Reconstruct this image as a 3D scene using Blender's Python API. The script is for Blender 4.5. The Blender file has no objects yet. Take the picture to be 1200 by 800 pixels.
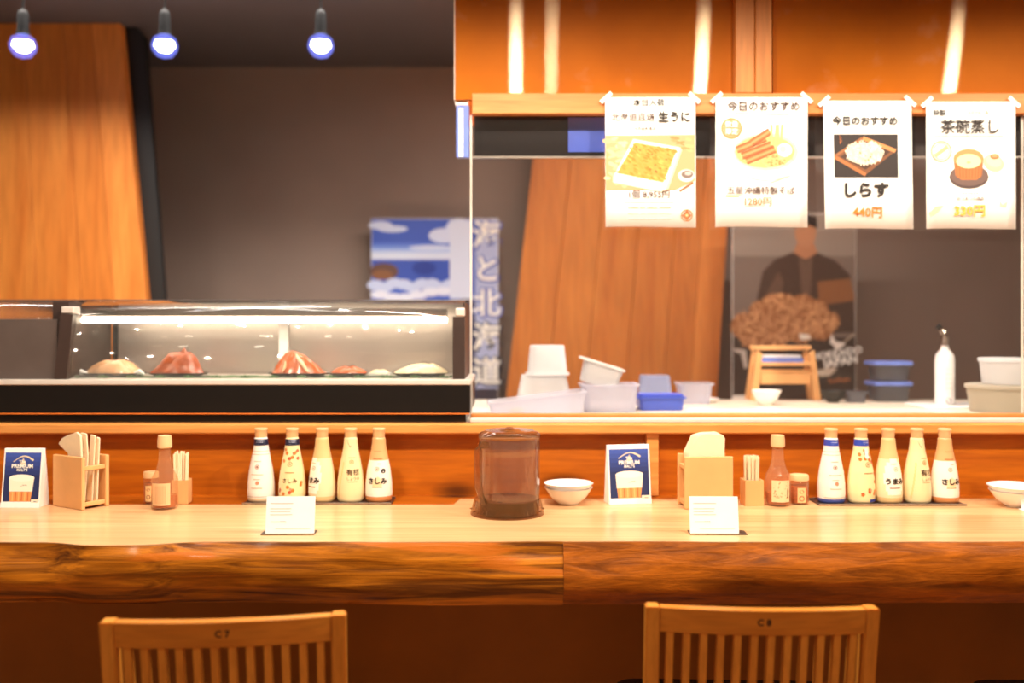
import bpy, bmesh, math, random
from mathutils import Vector, Matrix, Euler
random.seed(7)
S = bpy.context.scene
C = S.collection
PI = math.pi

# ------------------------------------------------------------------ camera, light, exposure
F, ZC, HOR = 1150.0, 1.2345, 380.0          # focal length in pixels, eye height, horizon row of the 1200x800 frame
cam_d = bpy.data.cameras.new('camera')
cam = bpy.data.objects.new('camera', cam_d); C.objects.link(cam)
cam.location = (0, 0, ZC); cam.rotation_euler = (PI/2, 0, 0)
cam_d.sensor_width = 36.0; cam_d.lens = 36.0*F/1200
cam_d.shift_y = -20/1200
cam_d.dof.use_dof = True; cam_d.dof.focus_distance = 2.24; cam_d.dof.aperture_fstop = 1.3
cam_d.clip_start = 0.02
S.camera = cam
S.view_settings.view_transform = 'Standard'; S.view_settings.look = 'None'
S.view_settings.gamma = 1; S.view_settings.use_curve_mapping = False
S.view_settings.exposure = 0.6

w = bpy.data.worlds.new('world'); S.world = w; w.use_nodes = True
w.node_tree.nodes['Background'].inputs[0].default_value = (1, .85, .7, 1)
w.node_tree.nodes['Background'].inputs[1].default_value = 0.02

def lamp(kind, loc, power, col, rot=(0, 0, 0), **k):
    d = bpy.data.lights.new('lamp_light', kind); d.energy = power; d.color = col
    for a, b in k.items(): setattr(d, a, b)
    o = bpy.data.objects.new('lamp_light', d); C.objects.link(o)
    o.location = loc; o.rotation_euler = rot
    return o
WARM = (1.0, .88, .71)
# ceiling spots over the customers' side of the counter (above the frame)
for x, y, p in ((-1.5, 1.55, 24), (-.66, 1.6, 44), (.015, 1.6, 40), (.145, 1.8, 7), (.74, 1.55, 46), (1.72, 1.55, 48), (2.2, 1.6, 22)):
    lamp('SPOT', (x, y, 2.31), p, WARM, shadow_soft_size=.026, spot_size=math.radians(164), spot_blend=.35)
# the rest of the dining room's lamps, behind the camera
for x in (-1.3, .55, 1.3):
    lamp('SPOT', (x, .1, 2.28), 15, WARM, shadow_soft_size=.12, spot_size=math.radians(150), spot_blend=.3)
# kitchen tube lamps behind the hood, shaded so that they throw their light down
lamp('AREA', (.60, 3.0, 2.3), 44, (1, .92, .84), (math.radians(14), 0, 0), shape='RECTANGLE', size=1.7, size_y=.12, spread=2.7)
lamp('AREA', (-1.2, 3.3, 2.34), 11, (1, .92, .84), (math.radians(6), 0, 0), shape='RECTANGLE', size=1.6, size_y=.12, spread=1.9)

# ------------------------------------------------------------------ helpers
def X(px, Y): return (px-600)*Y/F
def Z(py, Y): return ZC-(py-HOR)*Y/F
def lin(c):
    return tuple(((v/255)/12.92 if v/255 <= .04045 else ((v/255+.055)/1.055)**2.4) for v in c)

def obj(name, bm, m, parent=None, smooth=None):
    me = bpy.data.meshes.new(name)
    if isinstance(bm, bmesh.types.BMesh):
        bm.to_mesh(me); bm.free()
    else: me = bm
    for mm in (m if isinstance(m, (list, tuple)) else [m]): me.materials.append(mm)
    if smooth:
        for p in me.polygons: p.use_smooth = True
        me.set_sharp_from_angle(angle=math.radians(smooth))
    o = bpy.data.objects.new(name, me); C.objects.link(o)
    if parent: o.parent = parent
    return o
def tag(o, label=None, cat=None, group=None, kind=None):
    if label: o['label'] = label
    if cat: o['category'] = cat
    if group: o['group'] = group
    if kind: o['kind'] = kind
    return o
def thing(name, label, cat, loc=(0, 0, 0), rz=0, group=None):
    o = bpy.data.objects.new(name, None); C.objects.link(o)
    o.empty_display_size = .05
    o.location = loc; o.rotation_euler = (0, 0, rz)
    return tag(o, label, cat, group)
def copy_tree(o, parent=None):
    c = o.copy(); C.objects.link(c); c.parent = parent
    for ch in o.children: copy_tree(ch, c)
    return c

def B(): return bmesh.new()
def box(bm, x0, x1, y0, y1, z0, z1, bev=0, mi=0, seg=1):
    t = bmesh.new(); bmesh.ops.create_cube(t, size=1)
    for v in t.verts: v.co = Vector(((x0+x1)/2+v.co.x*(x1-x0), (y0+y1)/2+v.co.y*(y1-y0), (z0+z1)/2+v.co.z*(z1-z0)))
    if bev: bmesh.ops.bevel(t, geom=list(t.edges), offset=bev, segments=seg, affect='EDGES', profile=.5)
    return merge(bm, t, mi)
def merge(bm, t, mi=0, M=None):
    if M is not None: bmesh.ops.transform(t, matrix=M, verts=t.verts)
    mp = {}
    for v in t.verts: mp[v] = bm.verts.new(v.co)
    for f in t.faces:
        try:
            nf = bm.faces.new([mp[v] for v in f.verts]); nf.material_index = mi
        except ValueError: pass
    t.free(); return bm
def lathe(bm, prof, n=32, cx=0, cy=0, z0=0, sx=1, sy=1, a0=0, wob=None):
    rings = []
    for r, z in prof:
        ring = []
        for i in range(n):
            a = a0+2*PI*i/n; rr = r*(1+(wob(a, z) if wob else 0))
            ring.append(bm.verts.new((cx+rr*math.cos(a)*sx, cy+rr*math.sin(a)*sy, z0+z)))
        rings.append(ring)
    for a, b in zip(rings, rings[1:]):
        for i in range(n): bm.faces.new((a[i], a[(i+1) % n], b[(i+1) % n], b[i]))
    if prof[0][0] > 1e-5: bm.faces.new(list(reversed(rings[0])))
    if prof[-1][0] > 1e-5: bm.faces.new(rings[-1])
    bmesh.ops.remove_doubles(bm, verts=bm.verts, dist=1e-6)
    return bm
def lathe_open(bm, prof, n=32, **k):
    rings = []; cx, cy, z0 = k.get('cx', 0), k.get('cy', 0), k.get('z0', 0); wob = k.get('wob')
    for r, z in prof:
        rings.append([bm.verts.new((cx+r*(1+(wob(2*PI*i/n, z) if wob else 0))*math.cos(2*PI*i/n), cy+r*(1+(wob(2*PI*i/n, z) if wob else 0))*math.sin(2*PI*i/n), z0+z)) for i in range(n)])
    for a, b in zip(rings, rings[1:]):
        for i in range(n): bm.faces.new((a[i], a[(i+1) % n], b[(i+1) % n], b[i]))
    return bm
def tube(bm, pts, r, n=10, flat=1.0):
    pts = [Vector(p) for p in pts]; rings = []
    rr = r if isinstance(r, (list, tuple)) else [r]*len(pts)
    for i, p in enumerate(pts):
        d = (pts[min(i+1, len(pts)-1)]-pts[max(i-1, 0)]).normalized()
        u = d.cross(Vector((0, 0, 1)) if abs(d.z) < .95 else Vector((0, 1, 0))).normalized(); v = d.cross(u)
        rings.append([bm.verts.new(p+rr[i]*(math.cos(2*PI*k/n)*u*flat+math.sin(2*PI*k/n)*v)) for k in range(n)])
    for a, b in zip(rings, rings[1:]):
        for i in range(n): bm.faces.new((a[i], a[(i+1) % n], b[(i+1) % n], b[i]))
    bm.faces.new(list(reversed(rings[0]))); bm.faces.new(rings[-1])
    bmesh.ops.recalc_face_normals(bm, faces=bm.faces)
    return bm
def prism(bm, poly, y0, y1, mi=0):
    """polygon in x,z extruded along y"""
    a = [bm.verts.new((x, y0, z)) for x, z in poly]; b = [bm.verts.new((x, y1, z)) for x, z in poly]
    n = len(poly); fs = [bm.faces.new(a), bm.faces.new(list(reversed(b)))]
    for i in range(n): fs.append(bm.faces.new((a[i], b[i], b[(i+1) % n], a[(i+1) % n])))
    for f in fs: f.material_index = mi
    bmesh.ops.recalc_face_normals(bm, faces=bm.faces)
    return bm
def rrect(w, d, r, n=5):
    out = []
    for cx, cy, a in ((w/2-r, d/2-r, 0), (-w/2+r, d/2-r, PI/2), (-w/2+r, -d/2+r, PI), (w/2-r, -d/2+r, 3*PI/2)):
        for i in range(n): out.append((cx+r*math.cos(a+PI/2*i/(n-1)), cy+r*math.sin(a+PI/2*i/(n-1))))
    return out
def loft(bm, rings, cap0=True, cap1=True):
    R = [[bm.verts.new(p) for p in r] for r in rings]; n = len(R[0])
    for a, b in zip(R, R[1:]):
        for i in range(n): bm.faces.new((a[i], a[(i+1) % n], b[(i+1) % n], b[i]))
    if cap0: bm.faces.new(list(reversed(R[0])))
    if cap1: bm.faces.new(R[-1])
    return bm
def tub(w, d, h, taper=.85, r=.02, t=.0016, rim=.006):
    """an open food tub with a flange rim, base at z=0"""
    def ring(ww, dd, z): return [(x, y, z) for x, y in rrect(ww, dd, min(r, ww/2.1, dd/2.1))]
    b = B()
    return loft(b, [ring(w*taper, d*taper, 0), ring(w*(taper+.01), d*(taper+.01), .004), ring(w, d, h-.006), ring(w+2*rim, d+2*rim, h-.006), ring(w+2*rim, d+2*rim, h),
                    ring(w-2*t, d-2*t, h), ring(w*taper-2*t, d*taper-2*t, .003)])

# ------------------------------------------------------------------ materials
def newmat(name):
    m = bpy.data.materials.new(name); m.use_nodes = True
    nt = m.node_tree; return m, nt, nt.nodes['Principled BSDF'], nt.nodes['Material Output']
def plain(name, c, rough=.5, metal=0, spec=.5, coat=0, noise=.08, nscale=30, emit=0, bump=0, sub=0):
    m, nt, b, out = newmat(name); L = nt.links.new
    c = lin(c)
    tc = nt.nodes.new('ShaderNodeTexCoord'); n = nt.nodes.new('ShaderNodeTexNoise'); n.inputs['Scale'].default_value = nscale; n.inputs['Detail'].default_value = 4
    L(tc.outputs['Object'], n.inputs['Vector'])
    r = nt.nodes.new('ShaderNodeValToRGB'); r.color_ramp.elements[0].position = .3; r.color_ramp.elements[1].position = .7
    r.color_ramp.elements[0].color = (*[v*(1-noise) for v in c], 1); r.color_ramp.elements[1].color = (*[min(1, v*(1+noise)) for v in c], 1)
    L(n.outputs['Fac'], r.inputs['Fac']); L(r.outputs['Color'], b.inputs['Base Color'])
    b.inputs['Roughness'].default_value = rough; b.inputs['Metallic'].default_value = metal
    b.inputs['Specular IOR Level'].default_value = spec; b.inputs['Coat Weight'].default_value = coat; b.inputs['Coat Roughness'].default_value = .08
    if emit:
        b.inputs['Emission Color'].default_value = (*c, 1); b.inputs['Emission Strength'].default_value = emit
    if bump:
        bp = nt.nodes.new('ShaderNodeBump'); bp.inputs['Strength'].default_value = bump; bp.inputs['Distance'].default_value = .002
        L(n.outputs['Fac'], bp.inputs['Height']); L(bp.outputs['Normal'], b.inputs['Normal'])
    return m
def wood(name, c1, c2, axis='X', scale=6, stretch=14, rough=.45, coat=0, dark=None, knots=0, bump=.15, contrast=(.32, .68), ksc=(2.2, 5), patch=None):
    """procedural timber: stretched noise for grain, a finer one for pores, optional dark knots"""
    m, nt, b, out = newmat(name); L = nt.links.new; N = nt.nodes.new
    tc = N('ShaderNodeTexCoord'); mp = N('ShaderNodeMapping')
    sc = [scale]*3; sc['XYZ'.index(axis)] = scale/stretch; mp.inputs['Scale'].default_value = sc
    L(tc.outputs['Object'], mp.inputs['Vector'])
    n = N('ShaderNodeTexNoise'); n.inputs['Scale'].default_value = 2.2; n.inputs['Detail'].default_value = 6; n.inputs['Roughness'].default_value = .6; n.inputs['Distortion'].default_value = .8
    L(mp.outputs[0], n.inputs['Vector'])
    r = N('ShaderNodeValToRGB'); e = r.color_ramp.elements
    e[0].position, e[1].position = contrast; e[0].color = (*lin(c1), 1); e[1].color = (*lin(c2), 1)
    L(n.outputs['Fac'], r.inputs['Fac'])
    f = N('ShaderNodeTexNoise'); f.inputs['Scale'].default_value = 14; f.inputs['Detail'].default_value = 3; L(mp.outputs[0], f.inputs['Vector'])
    mx = N('ShaderNodeMix'); mx.data_type = 'RGBA'; mx.blend_type = 'MULTIPLY'; mx.inputs[0].default_value = .35
    L(r.outputs['Color'], mx.inputs[6])
    r2 = N('ShaderNodeValToRGB'); r2.color_ramp.elements[0].position = .35; r2.color_ramp.elements[1].position = .6
    r2.color_ramp.elements[0].color = (.55, .5, .45, 1); r2.color_ramp.elements[1].color = (1, 1, 1, 1)
    L(f.outputs['Fac'], r2.inputs['Fac']); L(r2.outputs['Color'], mx.inputs[7])
    col = mx.outputs[2]
    if patch:                                    # long peeled patches of paler wood with a crisp outline
        pm = N('ShaderNodeMapping'); pm.inputs['Scale'].default_value = (2.2, 5, 15); pm.inputs['Location'].default_value = (1.7, 0, .6); L(tc.outputs['Object'], pm.inputs['Vector'])
        pn = N('ShaderNodeTexNoise'); pn.inputs['Scale'].default_value = 1; pn.inputs['Detail'].default_value = 2; L(pm.outputs[0], pn.inputs['Vector'])
        pc = N('ShaderNodeValToRGB'); pc.color_ramp.elements[0].position = .60; pc.color_ramp.elements[1].position = .625; L(pn.outputs['Fac'], pc.inputs['Fac'])
        pmx = N('ShaderNodeMix'); pmx.data_type = 'RGBA'; pmx.inputs[7].default_value = (*lin(patch), 1); L(pc.outputs['Color'], pmx.inputs[0]); L(col, pmx.inputs[6])
        dc = N('ShaderNodeValToRGB'); dc.color_ramp.elements[0].position = .30; dc.color_ramp.elements[1].position = .42; dc.color_ramp.elements[0].color = (.45, .36, .28, 1); L(pn.outputs['Fac'], dc.inputs['Fac'])
        dm = N('ShaderNodeMix'); dm.data_type = 'RGBA'; dm.blend_type = 'MULTIPLY'; dm.inputs[0].default_value = 1; L(pmx.outputs[2], dm.inputs[6]); L(dc.outputs['Color'], dm.inputs[7])
        col = dm.outputs[2]
    if knots:
        m2 = N('ShaderNodeMapping'); k = [ksc[1]]*3; k['XYZ'.index(axis)] = ksc[0]; m2.inputs['Scale'].default_value = k
        L(tc.outputs['Object'], m2.inputs['Vector'])
        v = N('ShaderNodeTexVoronoi'); v.inputs['Scale'].default_value = 1.0; L(m2.outputs[0], v.inputs['Vector'])
        r3 = N('ShaderNodeValToRGB'); r3.color_ramp.elements[0].position = .05; r3.color_ramp.elements[1].position = .05+.13*knots
        r3.color_ramp.elements[0].color = (*lin(dark), 1); r3.color_ramp.elements[1].color = (1, 1, 1, 1)
        L(v.outputs['Distance'], r3.inputs['Fac'])
        m3 = N('ShaderNodeMix'); m3.data_type = 'RGBA'; m3.blend_type = 'MULTIPLY'; m3.inputs[0].default_value = 1
        L(col, m3.inputs[6]); L(r3.outputs['Color'], m3.inputs[7]); col = m3.outputs[2]
    L(col, b.inputs['Base Color'])
    b.inputs['Roughness'].default_value = rough; b.inputs['Specular IOR Level'].default_value = .3; b.inputs['Coat Weight'].default_value = coat; b.inputs['Coat Roughness'].default_value = .15
    if bump:
        bp = N('ShaderNodeBump'); bp.inputs['Strength'].default_value = bump; bp.inputs['Distance'].default_value = .003
        L(n.outputs['Fac'], bp.inputs['Height']); L(bp.outputs['Normal'], b.inputs['Normal'])
    return m
def clear(name, tint=(1, 1, 1), ior=1.45, rough=.02, haze=0, hazecol=(1, 1, 1)):
    """thin clear sheet: see-through plus a Fresnel reflection, and a little milky haze"""
    m, nt, b, out = newmat(name); L = nt.links.new; N = nt.nodes.new
    nt.nodes.remove(b)
    t = N('ShaderNodeBsdfTransparent'); t.inputs[0].default_value = (*tint, 1)
    g = N('ShaderNodeBsdfGlossy'); g.inputs['Roughness'].default_value = rough
    lw = N('ShaderNodeLayerWeight'); lw.inputs[0].default_value = .5          # Schlick reflectance, the same from both sides
    pw = N('ShaderNodeMath'); pw.operation = 'POWER'; pw.inputs[1].default_value = 5; L(lw.outputs['Facing'], pw.inputs[0])
    f0 = ((ior-1)/(ior+1))**2
    fr = N('ShaderNodeMath'); fr.operation = 'MULTIPLY_ADD'; fr.inputs[1].default_value = 1-f0; fr.inputs[2].default_value = f0; L(pw.outputs[0], fr.inputs[0])
    mx = N('ShaderNodeMixShader'); L(fr.outputs[0], mx.inputs[0]); L(t.outputs[0], mx.inputs[1]); L(g.outputs[0], mx.inputs[2])
    last = mx
    if haze:
        d = N('ShaderNodeBsdfDiffuse'); d.inputs[0].default_value = (*hazecol, 1)
        tr = N('ShaderNodeBsdfTranslucent'); tr.inputs[0].default_value = (*hazecol, 1)
        a = N('ShaderNodeMixShader'); a.inputs[0].default_value = .5; L(d.outputs[0], a.inputs[1]); L(tr.outputs[0], a.inputs[2])
        m2 = N('ShaderNodeMixShader'); m2.inputs[0].default_value = haze; L(mx.outputs[0], m2.inputs[1]); L(a.outputs[0], m2.inputs[2]); last = m2
    L(last.outputs[0], out.inputs['Surface'])
    return m
def printmat(name, rough=.5, coat=0):
    """flat print: ink colours come from the mesh's colour attribute"""
    m, nt, b, out = newmat(name); L = nt.links.new
    a = nt.nodes.new('ShaderNodeVertexColor'); a.layer_name = 'ink'
    L(a.outputs['Color'], b.inputs['Base Color']); b.inputs['Roughness'].default_value = rough; b.inputs['Coat Weight'].default_value = coat
    return m
M = dict(
    wall=plain('grey_plaster', (142, 124, 114), .9, noise=.06, nscale=3),
    ceil=plain('dark_ceiling', (96, 88, 88), .9, noise=.05, nscale=2),
    floor=wood('floor_timber', (150, 100, 56), (184, 130, 78), 'X', 5, 10, .5),
    kneewall=plain('brown_panel', (164, 106, 34), .55, noise=.12, nscale=5),
    ctop=wood('counter_top_timber', (218, 168, 118), (238, 192, 142), 'X', 7, 22, .32, coat=.25, bump=.05),
    live=wood('live_edge_timber', (104, 52, 4), (214, 126, 24), 'X', 22, 20, .42, coat=.25, bump=.9, contrast=(.36, .62), patch=(196, 104, 20)),
    live2=wood('live_edge_timber_speckled', (118, 58, 6), (198, 106, 18), 'X', 22, 7, .45, coat=.2, bump=.8, contrast=(.3, .66)),
    riser=wood('riser_timber', (160, 76, 4), (196, 104, 10), 'X', 8, 12, .5, dark=(70, 34, 14), knots=1.0, bump=.1),
    lip=wood('lip_timber', (216, 138, 66), (236, 164, 92), 'X', 7, 14, .4, coat=.2, bump=.05),
    worktop=plain('pale_worktop', (226, 214, 196), .35, noise=.04, nscale=6),
    hoodrail=wood('rail_timber', (206, 122, 60), (226, 148, 84), 'X', 7, 14, .45, bump=.05),
    hoodpost=wood('post_timber', (200, 118, 52), (224, 146, 74), 'Z', 7, 14, .45, bump=.05),
    slab=wood('slab_timber', (196, 110, 42), (216, 136, 60), 'Z', 4, 10, .5, dark=(120, 66, 30), knots=.6, bump=.05, ksc=(1.2, 3)),
    slabedge=wood('slab_edge_timber', (206, 116, 46), (226, 142, 66), 'Z', 6, 12, .5, bump=.05),
    chair=wood('chair_timber', (204, 128, 44), (222, 150, 60), 'Z', 8, 14, .42, coat=.1, bump=.04),
    chairx=wood('chair_rail_timber', (200, 122, 40), (218, 144, 54), 'X', 8, 14, .42, coat=.1, bump=.04),
    boxwood=plain('pale_box_timber', (230, 172, 112), .55, spec=.3, noise=.05, nscale=14),
    black=plain('black_gloss', (16, 13, 12), .35, noise=.1),
    blackmat=plain('black_plastic', (22, 20, 20), .6),
    seat=plain('black_vinyl', (20, 18, 18), .45, bump=.2, nscale=120),
    darkframe=plain('dark_frame', (62, 48, 44), .4),
    greypanel=plain('grey_scratched_panel', (92, 80, 76), .3, noise=.12, nscale=9, coat=.3),
    steel=plain('brushed_steel', (190, 180, 172), .28, metal=1, noise=.05),
    steelrim=plain('pale_steel_rim', (236, 226, 218), .35, metal=.3, noise=.03),
    darkreflect=plain('dark_reflection', (24, 19, 21), .6, spec=.1, noise=.12, nscale=8),  # dark reflection in the hood glass, put into the colour
    white=plain('white_plastic', (240, 238, 238), .35, noise=.02),
    bowl=plain('white_ceramic', (250, 246, 242), .2, coat=.5, noise=.02),
    paper=plain('white_paper', (252, 248, 244), .8, noise=.015),
    napkin=plain('cream_napkin', (246, 222, 186), .9, noise=.03, nscale=60),
    tape=plain('white_tape', (252, 246, 238), .6, noise=.01),
    blue=plain('blue_plastic', (58, 84, 190), .35, noise=.05),
    bluelid=plain('pale_blue_lid', (110, 132, 214), .35),
    navy=plain('navy_ink', (26, 34, 66), .4),
    ink=plain('black_ink', (34, 22, 16), .6),
    inkbrown=plain('brown_ink', (70, 34, 14), .6),
    inkorange=plain('orange_ink', (226, 120, 36), .6),
    inkpeach=plain('peach_ink', (206, 116, 58), .6),
    inkyellow=plain('yellow_ink', (226, 172, 62), .6),
    inkgrey=plain('grey_ink', (176, 160, 150), .6),
    inkred=plain('red_ink', (196, 74, 44), .6),
    inkwhite=plain('white_ink', (250, 246, 240), .5),
    inkblue=plain('blue_ink', (66, 92, 190), .5),
    print=printmat('matt_print', .6), gloss=printmat('glossy_print', .3, .5),
    label=printmat('bottle_film', .38, .3),
    pane=clear('acrylic', (.98, .975, .965), 1.45, .03, .008, (1, .9, .8)),
    paneedge=clear('acrylic_edge', (.9, .85, .8), 1.5, .2, .65, (1, .95, .88)),  # pale haze stands in for light caught by the edge
    glass=clear('case_glass', (.95, .95, .94), 1.5, .03, .02),
    frosted=plain('satin_rear_door', (206, 196, 190), .32, metal=.85, noise=.05, nscale=6),
    smoky=clear('smoky_plastic', (.91, .875, .845), 1.6, .05, .05, (.8, .7, .6)),
    smokydark=clear('smoky_dark_plastic', (.80, .67, .55), 1.7, .05, .10, (.6, .32, .13)),
    water=clear('water', (.95, .92, .89), 1.33, .0),
    soyglass=clear('bottle_glass', (.98, .88, .76), 1.5, .03, .12, (1, .8, .55)),
    soy=plain('soy_sauce', (176, 92, 28), .2),
    spice=plain('red_spice', (180, 96, 40), .8, noise=.3, nscale=300),
    film=clear('cling_film', (.98, .98, .98), 1.22, .08, 0),
    plastic=clear('milky_plastic', (.90, .90, .96), 1.45, .15, .40, (.86, .86, .94)),
    plastic2=clear('milky_white_plastic', (.9, .9, .9), 1.45, .2, .75, (.9, .89, .9)),
    plastic3=clear('blue_tinted_plastic', (.80, .84, .96), 1.45, .15, .40, (.66, .72, .9)),
    plasticdark=clear('grey_clear_plastic', (.55, .55, .60), 1.45, .15, .2, (.6, .6, .66)),
    tubwarm=clear('cream_milky_plastic', (.9, .86, .8), 1.45, .2, .7, (.72, .66, .56)),
    jade=plain('green_leaf_liner', (66, 104, 62), .6, noise=.25, nscale=50),
    fish1=plain('pink_fish', (222, 168, 122), .3, coat=.4, noise=.10, nscale=30),
    fish2=plain('orange_roe', (160, 66, 4), .25, coat=.3, noise=.22, nscale=60),
    fish3=plain('salmon', (184, 80, 8), .25, coat=.3, noise=.16, nscale=40),
    fish4=plain('pale_shellfish', (240, 218, 180), .3, coat=.4, noise=.08, nscale=50),
    cord=plain('black_cord', (9, 8, 9), .7, spec=.1),
)
def lampmat(name, c, s):
    m, nt, b, out = newmat(name); b.inputs['Base Color'].default_value = (*c, 1)
    b.inputs['Emission Color'].default_value = (*c, 1); b.inputs['Emission Strength'].default_value = s; return m
M['bulb'] = lampmat('bulb_core', (.85, .88, 1.0), 7)
def haloglass():
    m, nt, b, out = newmat('bulb_halo_glass'); nt.nodes.remove(b); N = nt.nodes.new; L = nt.links.new
    t = N('ShaderNodeBsdfTransparent'); e = N('ShaderNodeEmission'); e.inputs[0].default_value = (.16, .20, .85, 1); e.inputs[1].default_value = .35  # bluish halo around the lamp, put in as a faint glow of the globe
    a = N('ShaderNodeAddShader'); L(t.outputs[0], a.inputs[0]); L(e.outputs[0], a.inputs[1]); L(a.outputs[0], out.inputs['Surface']); return m
M['haloglass'] = haloglass()
M['tube'] = lampmat('tube_glow', (1.0, .84, .62), 9)
def painted_reflection():
    """brown ceiling reflection painted onto hood glass, with a brushed, greasy gloss that stretches reflections upright"""
    m, nt, b, out = newmat('brown_reflection'); L = nt.links.new; N = nt.nodes.new
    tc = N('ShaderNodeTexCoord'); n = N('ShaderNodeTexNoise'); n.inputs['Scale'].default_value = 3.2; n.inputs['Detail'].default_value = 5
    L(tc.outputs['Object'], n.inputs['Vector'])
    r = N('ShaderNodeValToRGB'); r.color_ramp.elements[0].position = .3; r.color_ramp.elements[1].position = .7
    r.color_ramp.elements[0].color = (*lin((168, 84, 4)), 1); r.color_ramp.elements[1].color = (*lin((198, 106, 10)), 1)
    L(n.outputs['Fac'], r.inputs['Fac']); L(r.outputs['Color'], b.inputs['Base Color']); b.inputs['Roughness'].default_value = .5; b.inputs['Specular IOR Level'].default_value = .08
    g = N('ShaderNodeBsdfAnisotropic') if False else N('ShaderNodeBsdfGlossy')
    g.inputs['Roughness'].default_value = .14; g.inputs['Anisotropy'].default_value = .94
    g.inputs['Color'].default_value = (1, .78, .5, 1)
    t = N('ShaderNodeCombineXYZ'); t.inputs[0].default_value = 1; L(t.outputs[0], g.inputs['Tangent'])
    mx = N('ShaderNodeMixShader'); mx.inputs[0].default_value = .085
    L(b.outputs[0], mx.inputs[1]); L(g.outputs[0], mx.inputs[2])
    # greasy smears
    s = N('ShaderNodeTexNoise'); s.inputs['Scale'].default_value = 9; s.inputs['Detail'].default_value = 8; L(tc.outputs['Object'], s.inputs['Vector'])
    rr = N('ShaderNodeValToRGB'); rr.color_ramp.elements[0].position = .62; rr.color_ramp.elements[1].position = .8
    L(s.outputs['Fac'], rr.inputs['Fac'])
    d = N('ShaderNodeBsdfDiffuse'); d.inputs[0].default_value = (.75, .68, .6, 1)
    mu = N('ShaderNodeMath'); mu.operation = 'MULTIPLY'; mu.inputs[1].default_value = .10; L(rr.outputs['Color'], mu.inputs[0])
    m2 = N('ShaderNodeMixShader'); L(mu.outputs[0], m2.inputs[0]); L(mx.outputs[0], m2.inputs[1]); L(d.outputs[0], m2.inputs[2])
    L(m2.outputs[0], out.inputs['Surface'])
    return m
M['painted_reflection'] = painted_reflection()

# ------------------------------------------------------------------ printing and lettering
class Print:
    """flat print built from inked polygons, all in one mesh; page units are millimetre-like and scaled by k; page faces -y"""
    def __init__(s, k=1.0, wrap=None): s.v = []; s.f = []; s.c = []; s.k = k; s.layer = 1; s.wrap = wrap
    def poly(s, pts, col):
        d = -.00008*s.layer-.000005*len(s.f)
        b = len(s.v); s.v += [(x*s.k, d, z*s.k) for x, z in pts]; s.f.append(list(range(b, b+len(pts)))); s.c.append(lin(col))
    def rect(s, x0, x1, z0, z1, col): s.poly([(x0, z0), (x1, z0), (x1, z1), (x0, z1)], col)
    def ell(s, cx, cz, rx, rz, col, n=16, rot=0, a0=0, a1=2*PI):
        full = abs(a1-a0-2*PI) < 1e-6
        pts = []
        for i in range(n if full else n+1):
            a = a0+(a1-a0)*i/n; x, z = rx*math.cos(a), rz*math.sin(a)
            pts.append((cx+x*math.cos(rot)-z*math.sin(rot), cz+x*math.sin(rot)+z*math.cos(rot)))
        s.poly(pts, col)
    def bar(s, x0, z0, x1, z1, wd, col):
        dx, dz = x1-x0, z1-z0; l = math.hypot(dx, dz) or 1; nx, nz = -dz/l*wd/2, dx/l*wd/2
        s.poly([(x0-nx, z0-nz), (x1-nx, z1-nz), (x1+nx, z1+nz), (x0+nx, z0+nz)], col)
    def ring(s, cx, cz, r, wd, col, n=20):
        for i in range(n):
            a, b = 2*PI*i/n, 2*PI*(i+1)/n
            s.poly([(cx+r*math.cos(a), cz+r*math.sin(a)), (cx+r*math.cos(b), cz+r*math.sin(b)), (cx+(r-wd)*math.cos(b), cz+(r-wd)*math.sin(b)), (cx+(r-wd)*math.cos(a), cz+(r-wd)*math.sin(a))], col)
    def build(s, name, parent, mat='print'):
        me = bpy.data.meshes.new(name); v = [s.wrap(*p) for p in s.v] if s.wrap else s.v
        me.from_pydata(v, [], s.f)
        at = me.color_attributes.new('ink', 'FLOAT_COLOR', 'CORNER')
        i = 0
        for f, c in zip(s.f, s.c):
            for _ in f: at.data[i].color = (*c, 1); i += 1
        return obj(name, me, M[mat], parent)
def lettering(txt, size, x, z, mat, parent, bold=0, y=-.0018, align='CENTER', rot=0, sx=1, wrap=None, name='lettering', vertical=False):
    cu = bpy.data.curves.new('lettering', 'FONT'); cu.body = '\n'.join(txt) if vertical else txt; cu.size = size; cu.align_x = align; cu.align_y = 'CENTER'
    cu.resolution_u = 2; cu.offset = bold*size; cu.space_line = .92 if vertical else 1
    t = bpy.data.objects.new('lettering_source', cu); C.objects.link(t)
    me = bpy.data.meshes.new_from_object(t)
    bpy.data.objects.remove(t); bpy.data.curves.remove(cu)
    ca, sa = math.cos(rot), math.sin(rot)
    for v in me.vertices:
        a, b = v.co.x*sx, v.co.y
        p = (x+a*ca-b*sa, y, z+a*sa+b*ca)
        v.co = wrap(*p) if wrap else p
    me.materials.clear(); me.name = name
    return obj(name, me, M[mat], parent)

# ------------------------------------------------------------------ the setting
def struct(name, bm, m): return tag(obj(name, bm, m), kind='structure')
CEIL = 2.386
b = B(); box(b, -3, 3, -1.6, 4.6, -.06, 0); struct('floor', b, M['floor'])
b = B(); box(b, -3, 3, -1.6, 4.6, CEIL, CEIL+.06); struct('ceiling', b, M['ceil'])
b = B(); box(b, -3, 3, 4.4, 4.5, 0, CEIL); struct('wall_back', b, M['wall'])
b = B(); box(b, -3.1, -3, -1.6, 4.6, 0, CEIL); struct('wall_left', b, M['wall'])
b = B(); box(b, 3, 3.1, -1.6, 4.6, 0, CEIL); struct('wall_right', b, M['wall'])
b = B(); box(b, -3, 3, -1.7, -1.6, 0, CEIL); struct('wall_front', b, M['wall'])

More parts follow.
